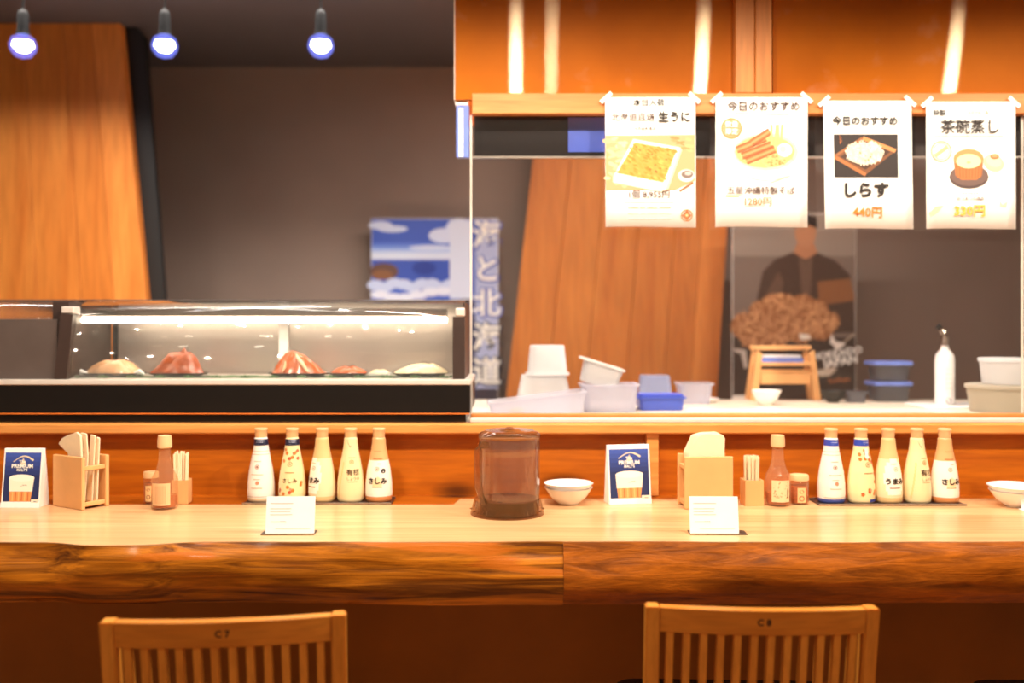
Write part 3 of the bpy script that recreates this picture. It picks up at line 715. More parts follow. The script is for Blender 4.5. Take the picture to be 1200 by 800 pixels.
# blue poster
PYb = 4.28
def big_poster(name, label, px_0, px_1, py_0, py_1, Y, rot=0):
    t = thing(name, label, 'poster', (X((px_0+px_1)/2, Y), Y, Z(py_1, Y)))
    k = Y/F; W, H = (px_1-px_0)*k, (py_1-py_0)*k
    b = B(); box(b, -W/2, W/2, 0, .006, 0, H, .0008); obj('board', b, M['paper'], t)
    pr = Print(1.0); P = lambda x, y: ((x-(px_0+px_1)/2)*k, (py_1-y)*k)
    return t, pr, P, k
t, pr, P, k = big_poster('sea_poster', 'blue sea and sky poster with a white vertical title hanging on the wall', 435, 584, 256, 476, PYb)
R_ = lambda x0, x1, y0, y1, c: pr.poly([P(x0, y1), P(x1, y1), P(x1, y0), P(x0, y0)], c)
R_(435.5, 583.5, 256.5, 475.5, (70, 100, 196))
R_(435.5, 556, 256.5, 300, (64, 92, 190)); 
for i, c in enumerate(((84, 114, 208), (120, 150, 226), (176, 196, 240), (214, 222, 244))): R_(435.5, 530, 284+i*4, 308, c)
for cx_, cy_, rx, ry in ((446, 264, 14, 5), (460, 268, 18, 4), (520, 276, 18, 9), (538, 268, 16, 12), (505, 290, 26, 3)): pr.ell(*P(cx_, cy_), rx*k, ry*k, (206, 216, 244))
R_(435.5, 530, 304, 328, (60, 86, 180)); pr.ell(*P(450, 318), 17*k, 10*k, (104, 74, 66)); pr.ell(*P(448, 322), 12*k, 6*k, (134, 90, 62)); pr.ell(*P(497, 314), 14*k, 8*k, (44, 64, 150))
for i in range(9): pr.ell(*P(440+i*11, 334+3*math.sin(i*2)), 10*k, 6*k, (196, 208, 242)); 
for i in range(6): pr.ell(*P(445+i*15, 345+4*math.sin(i)), 11*k, 5*k, (226, 230, 248))
R_(435.5, 556, 355, 475.5, (78, 106, 200)); R_(527, 552, 258, 350, (212, 220, 242)); R_(557, 583.5, 256.5, 475.5, (176, 186, 226)); R_(540, 557, 350, 475.5, (40, 52, 100)); R_(557, 583.5, 455, 475.5, (60, 56, 70))
pr.build('picture', t, 'gloss')
for i, ch in enumerate('海と北海道'):
    c_ = P(570.5, 277+i*40)
    lettering(ch, 34*k, c_[0]+.5*k, c_[1]-.5*k, 'inkblue' if i < 3 else 'navy', t, bold=.07, y=-.0022)
    lettering(ch, 34*k, c_[0], c_[1], 'inkwhite', t, bold=.02, y=-.0028)
# fisher poster
PYf = 4.0
t, pr, P, k = big_poster('fishery_poster', 'dark poster of a man in brown behind a heap of sea urchins', 858, 1003, 250, 472, PYf)
R_(858.5, 1002.5, 250.5, 471.5, (116, 100, 92)); R_(858.5, 1002.5, 250.5, 300, (140, 126, 116)); R_(858.5, 1002.5, 395, 471.5, (50, 36, 32))
pl = lambda pts, c: pr.poly([P(*p) for p in pts], c)
pl([(888, 345), (894, 318), (908, 304), (928, 296), (958, 296), (980, 306), (996, 322), (1000, 350), (1002, 390), (880, 390)], (66, 46, 38))
pl([(930, 296), (934, 285), (954, 285), (958, 296), (944, 304)], (170, 116, 84)); pr.ell(*P(944, 272), 13*k, 17*k, (176, 124, 92)); pl([(930, 268), (931, 254), (944, 250.6), (957, 254), (958, 268), (944, 262)], (40, 30, 28))
pl([(898, 345), (912, 318), (918, 330), (914, 350)], (92, 68, 56)); pl([(936, 300), (944, 306), (952, 300), (950, 350), (940, 350)], (96, 72, 60)); pl([(958, 330), (996, 326), (1002, 352), (960, 358)], (132, 84, 50))
r3 = random.Random(5)
for cx_, cy_, r in ((873, 382, 17), (893, 366, 16), (905, 356, 13), (884, 394, 17), (900, 388, 18), (918, 358, 15), (922, 378, 18), (940, 362, 19), (956, 366, 16), (912, 392, 15), (938, 386, 18), (962, 384, 16), (972, 376, 12)):
    pr.ell(*P(cx_, cy_), r*k, r*k*.92, (150, 96, 58))
    for q in range(46):
        an = r3.uniform(0, 2*PI); r0 = r3.uniform(0, .75)*r; r1 = min(r*1.06, r0+r*.4); sh = r3.uniform(-26, 26)
        c0, s0 = math.cos(an), math.sin(an)
        pr.bar(*P(cx_+r0*c0, cy_+r0*s0), *P(cx_+r1*c0, cy_+r1*s0), .9*k, (216+sh, 160+sh, 112+sh*.7))
pl([(974, 391), (979, 400), (986, 401), (991, 403), (984, 408), (980, 412), (976, 404), (972, 402)], (232, 224, 216)); pr.bar(*P(988, 401), *P(1001, 391), 1.6*k, (190, 170, 150))
pl([(955, 434), (975, 430), (981, 432), (972, 440), (960, 441)], (206, 190, 172)); pl([(936, 391), (948, 392), (950, 397), (938, 398)], (236, 228, 216)); R_(858.5, 876, 463, 470, (216, 206, 198))
pl([(860, 408), (874, 410), (876, 430), (872, 432), (868, 414), (860, 412)], (190, 176, 166))
pr.build('picture', t, 'gloss')
zf = -t.location.z
for sx_ in (-1, 1):
    b = B(); tube(b, [(sx_*.14, .012, .5), (sx_*.2, .03, zf+.0005)], .01, 8); obj('easel_leg', b, M['blackmat'], t)
b = B(); tube(b, [(0, .012, .5), (0, .26, zf+.0005)], .01, 8); obj('easel_leg', b, M['blackmat'], t)
b = B(); box(b, -.22, .22, -.02, .03, -.016, -.0005, .002); obj('easel_tray', b, M['blackmat'], t)
c_ = P(981, 414); lettering('HOKKAIDO', 11*k, c_[0], c_[1], 'inkwhite', t, bold=.03, y=-.0022, rot=.16)
c_ = P(985, 423.5); lettering('JAPAN', 14*k, c_[0], c_[1], 'inkwhite', t, bold=.035, y=-.0022, rot=.16)
c_ = P(983, 445); lettering('Scallops', 8*k, c_[0], c_[1], 'inkpeach', t, y=-.0022, rot=.12)

def spot(px, label):
    Y = 3.3
    t = thing('pendant_spotlight', label, 'lamp', (X(px, Y), Y, CEIL), 0, 'black pendant spotlights with glowing bulbs')
    zz = lambda py: Z(py, Y)-CEIL
    b = B(); lathe(b, [(.03, -.012), (.03, -.001)], 20); obj('ceiling_rose', b, M['cord'], t, smooth=40)
    b = B(); tube(b, [(0, 0, -.012), (.001, 0, zz(0)), (0, 0, zz(12))], .003, 8); obj('cord', b, M['cord'], t)
    b = B(); lathe(b, [(.006, zz(11)), (.014, zz(13)), (.018, zz(18)), (.0185, zz(34)), (.022, zz(40)), (.016, zz(40.5))][::-1], 20); obj('socket', b, M['cord'], t, smooth=40)
    b = B(); lathe(b, [(.0, zz(69)), (.026, zz(66)), (.041, zz(59)), (.044, zz(53)), (.036, zz(45)), (.017, zz(40.8))], 24); bu = obj('bulb', b, M['haloglass'], t, smooth=60)
    b = B(); lathe(b, [(0, zz(61)), (.020, zz(60)), (.034, zz(54)), (.030, zz(49)), (0, zz(46))], 20); obj('glowing_core', b, M['bulb'], bu, smooth=60)
spot(27, 'glowing pendant spotlight in front of the big orange timber slab')
spot(193, 'glowing pendant spotlight hanging just past the big timber slab edge')
spot(376, 'glowing pendant spotlight nearest the brown hood glass')

# ------------------------------------------------------------------ things on the kitchen worktop
WZ = LT-.0015
def on_top(py): return (ZC-WZ)*F/(py-HOR)       # depth at which a worktop point shows on that row
def put_tub(name, label, px, py, w_, d_, h_, mat, cat='tub', inv=False, rx=0, ry=0, rz=0, z=None, Y=None, taper=.85, group=None, r=.02):
    Y = Y or on_top(py)
    t = thing(name, label, cat, (X(px, Y), Y, WZ if z is None else z), rz, group)
    b = tub(w_, d_, h_, taper, r)
    if inv: bmesh.ops.transform(b, matrix=Matrix.Translation((0, 0, h_)) @ Matrix.Rotation(PI, 4, 'X'), verts=b.verts)
    if rx or ry:
        bmesh.ops.transform(b, matrix=Euler((rx, ry, 0)).to_matrix().to_4x4(), verts=b.verts)
        lo = min(v.co.z for v in b.verts); bmesh.ops.translate(b, verts=b.verts, vec=(0, 0, -lo))
    bmesh.ops.recalc_face_normals(b, faces=b.faces)
    o = obj('tub_body', b, M[mat], t, smooth=35)
    return t, o
u = lambda n, Y: n*Y/F
Y1 = 2.86
# big tilted clear tub in front
W1 = u(112, Y1)
t = thing('clear_tub', 'big low clear tub with a slanting rim in front of the milky stack', 'tub', (X(628, Y1), Y1, WZ), .03)
b = tub(W1, .15, .1, .93, .012, .002, .003)
for v in b.verts: v.co.z *= (.36+.46*(v.co.x/W1+.5)) if v.co.x < .22*W1 else .72*.97
obj('tub_body', b, M['plastic'], t, smooth=35)
b = B(); lathe(b, [(0, 0), (.02, .001), (.024, .008), (.013, .016), (0, .018)], 16, cx=-W1*.2, z0=.0035); tag(obj('food_scrap', b, M['fish1'], t, smooth=60), 'pale orange food scrap')
YB = 3.08
t, o = put_tub('white_tub', 'upside down milky tub at the bottom of the stack of two', 637, 0, u(66, YB), .14, u(38, YB), 'plastic2', Y=YB, inv=True, taper=.78, z=WZ+.001)
for q in (1,):
    b = B(); loft(b, [[(x, y, z) for x, y in rrect(u(70, YB), .15, .02)] for z in (0, .002)]); 
t, o = put_tub('white_tub', 'upside down milky tub on top of the stack of two', 641, 0, u(46, YB), .12, u(34, YB), 'plastic2', Y=YB, inv=True, taper=.84, z=WZ+u(39.2, YB))
Y2 = 2.98
t, o = put_tub('clear_tub', 'square clear tub holding the tilted white lid tubs', 713, 474, u(64, Y2), .13, u(32, Y2), 'plastic', Y=Y2, taper=.92)
t, o = put_tub('white_tub', 'white tub tipped sideways on the square clear tub', 700, 474, u(46, Y2), .10, u(26, Y2), 'plastic2', Y=Y2, ry=math.radians(17), taper=.9, z=WZ+u(24, Y2))
b = B(); loft(b, [[(x, y, z) for x, y in rrect(u(52, Y2), .11, .015)] for z in (0, .006)])
bmesh.ops.transform(b, matrix=Matrix.Translation((u(4, Y2), 0, u(30, Y2))) @ Matrix.Rotation(math.radians(17), 4, 'Y'), verts=b.verts); obj('lid', b, M['white'], t, smooth=40)
Y3 = 3.22
t, o = put_tub('blue_tinted_tub', 'upside down pale blue tub standing behind the solid blue box', 767, 458, u(40, Y3), .10, u(34, Y3), 'plastic3', Y=Y3, inv=True, taper=.82)
Y4 = 3.02
t = thing('blue_box', 'solid blue box lying on the worktop before the pale blue tub', 'box', (X(773, Y4), Y4, WZ), .04)
b = tub(u(52, Y4), .09, u(16, Y4), .94, .012); obj('box_body', b, M['blue'], t, smooth=35)
b = B(); loft(b, [[(x, y, z) for x, y in rrect(u(50, Y4), .086, .012)] for z in (u(16, Y4)+.0005, u(18.5, Y4))]); obj('box_lid', b, M['blue'], t, smooth=35)
Y5 = 3.26
put_tub('clear_tub', 'shallow clear tub at the far end of the tub group', 813, 462, u(38, Y5), .11, u(24, Y5), 'plastic', Y=Y5, taper=.88)
Y6 = on_top(471)
t = thing('white_dish', 'small flat white dish in front of the shallow clear tub', 'dish', (X(828, Y6), Y6, WZ))
b = B(); lathe(b, [(.0, .001), (.03, 0), (.042, .010), (.0435, .013), (.041, .013), (.028, .004), (0, .004)], 28); obj('dish_body', b, M['bowl'], t, smooth=50)
t = thing('wrapped_morsel', 'small brown morsel lying inside the big tilted clear tub', 'food', (X(606, 2.86), 2.846, WZ+.004))
b = B(); lathe(b, [(0, .0), (.018, .001), (.022, .006), (.014, .013), (0, .015)], 16, wob=lambda a, z: .15*math.sin(3*a)); obj('morsel_body', b, M['fish3'], t, smooth=60)
bpy.data.objects.remove(t.children[0]); bpy.data.objects.remove(t)
# little wooden stand
YS = on_top(468)
t = thing('wooden_stand', 'small wooden footed stand in front of the fishery poster', 'stand', (X(917, YS), YS, WZ))
s_ = lambda n: u(n, YS)
for sx_ in (-1, 1):
    for y in (-.035, .035):
        b = B(); prism(b, [(sx_*s_(41), 0), (sx_*s_(33), 0), (sx_*s_(27), s_(54)), (sx_*s_(33), s_(58))], y-.008, y+.008); obj('leg', b, M['boxwood'], t)
    b = B(); box(b, sx_*s_(31)-.006, sx_*s_(31)+.006, -.027, .027, s_(34), s_(40), .001); obj('cross_piece', b, M['boxwood'], t)
b = B(); box(b, -s_(29), s_(29), -.042, -.030, s_(19), s_(36), .001); obj('front_board', b, M['boxwood'], t)
b = B(); box(b, -s_(30), s_(30), -.05, .05, s_(40.2), s_(44), .001); obj('top_shelf', b, M['boxwood'], t)
b = B(); box(b, -s_(36), s_(36), .020, .034, s_(58), s_(63), .001); obj('back_rail', b, M['boxwood'], t)
t2 = thing('folded_cloth', 'blue and white cloth folded on the small wooden stand', 'cloth', (X(913, YS), YS-.01, WZ+s_(44.2)))
b = B(); loft(b, [[(x, y, z+.001*math.sin(60*x)) for x, y in rrect(s_(50), .07, .01)] for z in (0, s_(5))]); obj('cloth_body', b, M['bluelid'], t2, smooth=40)
b = B(); loft(b, [[(x, y, z+.001*math.sin(60*x)) for x, y in rrect(s_(46), .062, .01)] for z in (s_(5)+.002, s_(8))]); obj('upper_fold', b, M['white'], t2, smooth=40)
YW = on_top(474)
def bowl(label, px, Y, r, h, mat, z=WZ, group=None, wob=0, name='small_bowl'):
    t = thing(name, label, 'bowl', (X(px, Y), Y, z), 0, group)
    f = (lambda a, zz: wob*math.sin(3*a+.6)*(zz/h)) if wob else None
    b = B(); lathe(b, [(.0, .002), (r*.42, .0), (r*.46, .003), (r*.74, h*.42), (r*.97, h*.94), (r, h), (r*.975, h), (r*.72, h*.48), (r*.4, .008), (0, .006)], 40, wob=f)
    obj('bowl_body', b, M[mat], t, smooth=50); return t
bowl('white bowl standing before the small wooden stand', 898, YW, u(17.5, YW), u(17, YW), 'bowl')
bowl('black bowl at the foot of the fishery poster', 976, on_top(471), u(15, 3.2), u(14, 3.2), 'blackmat')
put_tub('grey_tub', 'small grey tub between the black bowl and the blue lidded tubs', 1002, 471, u(22, 3.25), .07, u(13, 3.25), 'plasticdark', taper=.9)
Yc = on_top(469.5)
for i, (lb, z0) in enumerate((('grey tub with a pale blue lid, lower of the two stacked', 0), ('grey tub with a pale blue lid, upper of the two stacked', 23.5))):
    t, o = put_tub('lidded_tub', lb, 1041, 0, u(41, Yc), .10, u(19, Yc), 'plasticdark', Y=Yc, taper=.9, z=WZ+u(z0, Yc), group='grey tubs with pale blue lids')
    b = B(); loft(b, [[(x, y, z) for x, y in rrect(u(47, Yc), .115, .02)] for z in (u(19, Yc)+.0003, u(23, Yc))]); obj('lid', b, M['bluelid'], t, smooth=40)
# cutting board with the white bottle on it
YK = 3.12
t = thing('cutting_board', 'thin white cutting board lying under the white nozzle bottle', 'cutting board', (X(1112, YK), YK, WZ))
b = B(); box(b, -u(40, YK), u(40, YK), -.085, .085, 0, .008, .002); obj('board_plate', b, M['white'], t)
t = thing('nozzle_bottle', 'white squeeze bottle with a bent black nozzle on the cutting board', 'bottle', (X(1107, YK), YK, WZ+.0085))
h = u(92, YK); r = u(11, YK)
b = B(); lathe(b, [(r*.9, 0), (r, .004), (r, h*.56), (r*.93, h*.62), (r*.62, h*.675), (r*.42, h*.70), (r*.40, h*.74), (0, h*.74)], 28); obj('bottle_body', b, M['white'], t, smooth=45)
b = B(); tube(b, [(0, 0, h*.74), (.001, 0, h*.84), (-.002, 0, h*.91), (-.010, 0, h*.955)], [r*.36, r*.42, r*.42, r*.25], 12); obj('nozzle_arm', b, M['steel'], t, smooth=50)
b = B(); tube(b, [(-.010, 0, h*.955), (-.022, 0, h*.995)], [r*.2, r*.34], 12); obj('nozzle_tip', b, M['blackmat'], t, smooth=50)
pr = Print(1.0); pr.ell(0, h*.05, r*.3, r*.3, (60, 62, 90)); pr.rect(-r*.3, r*.3, h*.17, h*.5, (222, 218, 214))
for i in range(5): pr.rect(-r*.2, r*.2, h*(.2+i*.06), h*(.215+i*.06), (170, 166, 166))
def wrapr(rad): return lambda x, y, z: ((rad-y)*math.sin(x/rad), -(rad-y+.0002)*math.cos(x/rad), z)
pr.wrap = wrapr(r); pr.build('bottle_print', t)
YD = 2.95
for lb, z0, rr, hh_, px, mt in (('big cream round tub at the bottom of the stack by the screen edge', 0, 42, 32, 1176, 'tubwarm'), ('white round tub on top of the big cream tub', 32.6, 32, 30, 1181, 'plastic2')):
    t = thing('round_tub', lb, 'tub', (X(px, YD), YD, WZ+u(z0, YD)))
    R0, H0 = u(rr, YD), u(hh_, YD)
    b = B(); lathe(b, [(0, .002), (R0*.86, 0), (R0*.95, H0*.86)], 40); lathe_open(b, [(R0*.95, H0*.86), (R0*.93, H0*.86), (R0*.84, .004)], 40); obj('tub_body', b, M[mt], t, smooth=45)
    b = B(); lathe(b, [(R0*.955, H0*.86+.0004), (R0, H0*.87), (R0, H0*.985), (R0*.97, H0), (0, H0)], 40); obj('tub_lid', b, M[mt], t, smooth=45)

# ------------------------------------------------------------------ things on the dining counter
def on_bar(py): return (ZC-CT)*F/(py-HOR)
# ---- soy sauce bottles
BH = .186
PROF = [(.0, .001), (.030, 0), (.0335, .004), (.0346, .022), (.0340, .045), (.0304, .078), (.0250, .106), (.0200, .130), (.0176, .148), (.0168, .160), (.0150, .163)]
def rad(z):
    for (r0, z0), (r1, z1) in zip(PROF[1:], PROF[2:]):
        if z0 <= z <= z1: return r0+(r1-r0)*(z-z0)/max(1e-9, z1-z0)
    return PROF[-1][0] if z > .16 else .034
def bwrap(x, y, z):
    r = rad(z)-y*.6+.0002; a = x/rad(z); return (r*math.sin(a), -r*math.cos(a), z)
def bottle(label, kind, x, Y, z, rz, blue=False):
    t = thing('sauce_bottle', label, 'bottle', (x, Y, z), rz, 'printed sauce bottles on the trays')
    cream, tan = (244, 226, 200), (226, 170, 116)
    # body, coloured film by height
    prof = []
    for (r0, z0), (r1, z1) in zip(PROF, PROF[1:]):
        n = 5 if z1-z0 > .01 else 1
        for i in range(n): prof.append((r0+(r1-r0)*i/n, z0+(z1-z0)*i/n))
    prof.append(PROF[-1]); prof.append((0, .163))
    b = B(); lathe(b, prof, 36)
    col = b.loops.layers.float_color.new('ink')
    for f in b.faces:
        zc = f.calc_center_median().z
        if kind == 'A': c = (246, 236, 226) if zc > .012 else ((70, 84, 160) if blue else (236, 200, 160))
        elif kind == 'B': c = (246, 222, 168)
        elif kind == 'C': c = (232, 190, 132) if zc > .112 or zc < .016 else (244, 218, 176)
        elif kind == 'D': c = (242, 218, 168)
        else: c = tan if zc > .108 else ((250, 240, 226) if zc > .014 else (214, 138, 82))
        for l in f.loops: l[col] = (*lin(c), 1)
    obj('bottle_body', b, M['label'], t, smooth=50)
    b = B(); lathe(b, [(.0140, .1632), (.0152, .166), (.0152, .180), (.0168, .182), (.0160, .186), (0, .187)], 24); obj('cap', b, M['capcream'], t, smooth=40)
    pr = Print(1.0, bwrap)
    def grid_rect(x0, x1, z0, z1, c, n=8, m=4):
        for i in range(n):
            for j in range(m):
                pr.layer = 1; pr.rect(x0+(x1-x0)*i/n, x0+(x1-x0)*(i+1)/n, z0+(z1-z0)*j/m, z0+(z1-z0)*(j+1)/m, c)
    def dot(x, z_, r, c, l=2): pr.layer = l; pr.ell(x, z_, r, r, c, n=12)
    L_ = lambda txt, s, x_, z_, m, **k: lettering(txt, s, x_, z_, m, t, wrap=bwrap, y=-.0024, **k)
    nb = (52, 74, 176) if blue else (28, 34, 62)
    if kind in 'AB':
        grid_rect(-.035, .035, .143, .1595, nb, 16, 2)
        for k in range(3): grid_rect(-.006, .014, .146+k*.005, .1475+k*.005, (190, 196, 220), 4, 1)
    if kind == 'A':
        for z_ in (.128, .120, .014): grid_rect(-.03, .03, z_, z_+.0012, (196, 160, 130), 10, 1)
        pr.ring(0, .090, .0055, .0012, (176, 96, 60)); dot(0, .090, .0025, (150, 84, 60)); dot(.002, .050, .005, (222, 140, 110)); 
        for z_, wd in ((.103, .010), (.070, .018), (.058, .010), (.036, .016)): grid_rect(-wd*.9, wd*.9, z_, z_+.0016, (206, 170, 140), 6, 1)
    if kind == 'B':
        r_ = random.Random(int(abs(x)*1000))
        for i in range(22):
            xx, zz = r_.uniform(-.034, .034), r_.uniform(.012, .135); xx *= rad(zz)/.036
            pr.layer = 2
            if -.012 < xx < .012 and .04 < zz < .1: continue
            cc = (214, 120, 40) if i % 3 else (196, 84, 52)
            for k in range(5): pr.layer = 2; pr.ell(xx+.0026*math.cos(k*1.257), zz+.0026*math.sin(k*1.257), .0022, .0022, cc, n=8)
        if not blue: L_('さしみ', .013, 0, .055, 'inkbrown', bold=.01)
        else: grid_rect(.002, .034, .004, .011, (60, 70, 150), 8, 1); grid_rect(-.004, .006, .112, .138, (250, 244, 232), 3, 3)
        pr.ring(.0, .097, .006, .0012, (150, 84, 50)); dot(0, .097, .002, (150, 84, 50)); dot(.003, .034, .0035, (226, 150, 120))
        grid_rect(-.012, .012, .075, .0768, (170, 120, 70), 5, 1)
    if kind == 'C':
        for i in range(12):
            for j in range(10):
                xx, zz = -.028+.056*i/12, .022+.09*j/10
                if ((xx+.0023)/.027)**2+((zz+.0045-.062)/.05)**2 < 1: pr.layer = 1; pr.rect(xx, xx+.0047, zz, zz+.009, (252, 242, 226))
        pr.layer = 2; pr.ring(.004, .086, .0055, .0013, (216, 150, 90)); dot(.004, .086, .002, (216, 150, 90))
        L_('うまみ', .0165, .000, .055, 'ink', bold=.04); 
        pr.layer = 2; pr.ell(.006, .054, .007, .004, (222, 130, 60)); grid_rect(-.014, .014, .038, .0405, (120, 70, 40), 6, 1); grid_rect(-.008, .008, .098, .0995, (210, 170, 120), 4, 1)
    if kind == 'D':
        pr.layer = 1; pr.poly([(-.009, .1585), (.009, .1585), (.004, .147), (0, .138), (-.005, .147)], (56, 52, 66))
        for i in range(10): grid_rect(-.036+i*.0018, -.032+i*.0018, .012+i*.009, .021+i*.009, (236, 206, 140), 2, 1)
        pr.layer = 2; pr.ring(.004, .102, .0055, .0015, (206, 130, 70)); dot(.004, .102, .002, (206, 130, 70)); grid_rect(-.004, .014, .112, .1135, (180, 140, 90), 4, 1)
        L_('有機', .017, .008, .076, 'inkbrown', bold=.01); L_('しょうゆ', .0085, .008, .060, 'inkbrown'); grid_rect(-.006, .02, .052, .0532, (190, 140, 90), 5, 1)
    if kind == 'E':
        grid_rect(-.010, .010, .128, .1295, (196, 130, 80), 4, 1); grid_rect(-.012, .012, .109, .1115, (176, 110, 66), 4, 1)
        pr.layer = 2; pr.ring(-.001, .085, .0055, .0013, (190, 120, 70)); dot(-.001, .085, .002, (190, 120, 70)); grid_rect(.000, .010, .097, .0985, (180, 150, 120), 3, 1)
        if not blue: dot(.0155, .080, .0062, (40, 34, 38))
        for i in range(8): grid_rect(-.012+i*.003, -.009+i*.003, .04, .066-abs(i-4)*.002, (250, 216, 170), 1, 3)
        L_('さしみ', .0165, 0, .054, 'ink', bold=.04); grid_rect(-.013, .013, .038, .0400, (206, 160, 110), 5, 1)
    pr.build('label_print', t, 'label')
    return t
M['capcream'] = plain('cream_cap', (232, 186, 136), .4, noise=.02)
def tray(label, px0_, px1_, Y, z, rz=0):
    t = thing('bottle_tray', label, 'tray', (X((px0_+px1_)/2, Y), Y, z), rz, 'flat trays under the sauce bottles')
    W = X(px1_, Y)-X(px0_, Y)
    b = B(); box(b, -W/2, W/2, -.042, .042, 0, .003, .001); obj('tray_base', b, M['darkframe'], t)
    b = B(); box(b, -W/2, W/2, -.0445, -.0425, 0, .0055, .0006); box(b, -W/2, W/2, .0425, .0445, 0, .0055, .0006); obj('tray_rim', b, M['steel'], t)
    return t
YL = 2.525
tray('thin dark tray holding bottles under the display case', 289, 461, YL, CT-.0015)
KIND = {'A': 'white sauce bottle with thin lines and a collar band', 'B': 'flowered sauce bottle with a collar band', 'C': 'sauce bottle with a white oval label', 'D': 'cream sauce bottle with a dark neck triangle', 'E': 'tan necked sauce bottle with bold sashimi lettering'}
for px, k_, rz in ((306, 'A', -.1), (342.5, 'B', 0), (377.5, 'C', -.75), (411, 'D', .1), (444, 'E', 0)):
    bottle(KIND[k_].replace('collar', 'navy collar')+', below the display case', k_, X(px, YL), YL, CT+.0018, rz)
YR = 2.50
tray('thin dark tray holding bottles under the clear screen', 954, 1124, YR, CT+.0003)
for px, k_, rz in ((974, 'A', .05), (1009, 'B', .3), (1041, 'C', .15), (1074.5, 'D', .2), (1107, 'E', .1)):
    bottle(KIND[k_].replace('collar', 'blue collar')+', below the clear screen', k_, X(px, YR), YR, CT+.0036, rz, True)

# ---- beer table cards
def beer_card(label, px0_, px1_, pyt, pyb, rz, Y=None):
    Y = Y or on_bar(pyb)
    W, H = u(px1_-px0_, Y), u(pyb-pyt, Y)
    t = thing('table_card', label, 'sign', (X((px0_+px1_)/2, Y), Y+.02, CT+.0003), rz, 'beer cards standing on the counter')
    D = .050; b = B()
    v = [b.verts.new(p) for p in ((-W/2, -D/2, 0), (W/2, -D/2, 0), (W/2, -.006, H), (-W/2, -.006, H), (-W/2, D/2, 0), (W/2, D/2, 0), (W/2, .004, H), (-W/2, .004, H))]
    for f in ((0, 1, 2, 3), (5, 4, 7, 6), (1, 5, 6, 2), (4, 0, 3, 7), (3, 2, 6, 7), (4, 5, 1, 0)): b.faces.new([v[i] for i in f])
    obj('card_body', b, M['paper'], t)
    def lean(x, y, z): return (x, -D/2+(D/2-.006)*z/H+y-.0003, z)
    pr = Print(1.0, lean)
    w2 = W/2
    pr.rect(-w2*.93, w2*.93, H*.10, H*.93, (30, 42, 92)); pr.layer = 2
    for i in range(5): pr.layer = 2; pr.rect(-w2*.93, w2*.93, H*(.55+i*.076), H*(.55+(i+1)*.076), (34+i*6, 50+i*8, 112+i*14))
    # frothy beer glass
    pr.layer = 3; pr.poly([(-w2*.56, H*.10), (w2*.5, H*.10), (w2*.58, H*.30), (-w2*.62, H*.30)], (226, 150, 86))
    for i in range(6): pr.layer = 4; pr.rect(-w2*(.46-.16*i), -w2*(.40-.16*i), H*.11, H*.29, (206, 110, 56) if i % 2 else (240, 180, 110))
    pr.layer = 5; pr.poly([(-w2*.62, H*.27), (w2*.58, H*.27), (w2*.64, H*.50), (-w2*.66, H*.50)], (250, 236, 214)); pr.ell(0, H*.50, w2*.66, H*.06, (252, 242, 226))
    pr.layer = 6; pr.bar(-w2*.05, H*.36, w2*.25, H*.385, H*.006, (150, 130, 110)); pr.bar(w2*.05, H*.385, w2*.3, H*.372, H*.006, (150, 130, 110))
    # crest: sweeping ribbon
    for i in range(10):
        a0, a1 = i/10, (i+1)/10; f = lambda q: (-w2*.5+w2*1.05*q, H*(.80+.07*math.sin(q*PI*1.15-.4)))
        p, q_ = f(a0), f(a1); pr.layer = 7; pr.bar(*p, *q_, H*(.012+.02*a0), (232, 214, 186))
    pr.layer = 8; pr.poly([(-w2*.14, H*.71), (w2*.2, H*.71), (w2*.02, H*.84)], (226, 206, 176))
    pr.rect(-w2*.4, w2*.4, H*.60, H*.645, (238, 226, 204)) if False else None
    pr.layer = 9; pr.rect(w2*.55, w2*.93, H*.035, H*.14, (240, 224, 200)); pr.layer = 10; pr.bar(w2*.68, H*.10, w2*.85, H*.10, H*.01, (90, 84, 100))
    pr.build('beer_picture', t)
    L_ = lambda tx, s, x, z, m, **k: lettering(tx, s, x, z, m, t, wrap=lean, y=-.0022, **k)
    L_('The', H*.075, 0, H*.775, 'inkwhite', bold=.02, rot=.1); L_('PREMIUM', H*.092, 0, H*.70, 'inkwhite', bold=.035); L_("MALT'S", H*.06, 0, H*.635, 'inkwhite', bold=.03)
    b = B(); v = [lean(x, y, z) for x, y, z in ((-w2, -.003, 0), (w2, -.003, 0), (w2, -.003, H*.085), (-w2, -.003, H*.085))]; vv = [b.verts.new(p) for p in v]; b.faces.new(vv)
    o = obj('foot_strip', b, M['paper'], t); so = o.modifiers.new('t', 'SOLIDIFY'); so.thickness = .0015
    return t
beer_card('dark navy beer table card beside the open wooden napkin box with fanned napkins', 2, 48, 521, 589, math.radians(-2), Y=2.44)
beer_card('bright blue beer table card beside the stacked white bowls', 711, 762, 522, 590, math.radians(10))

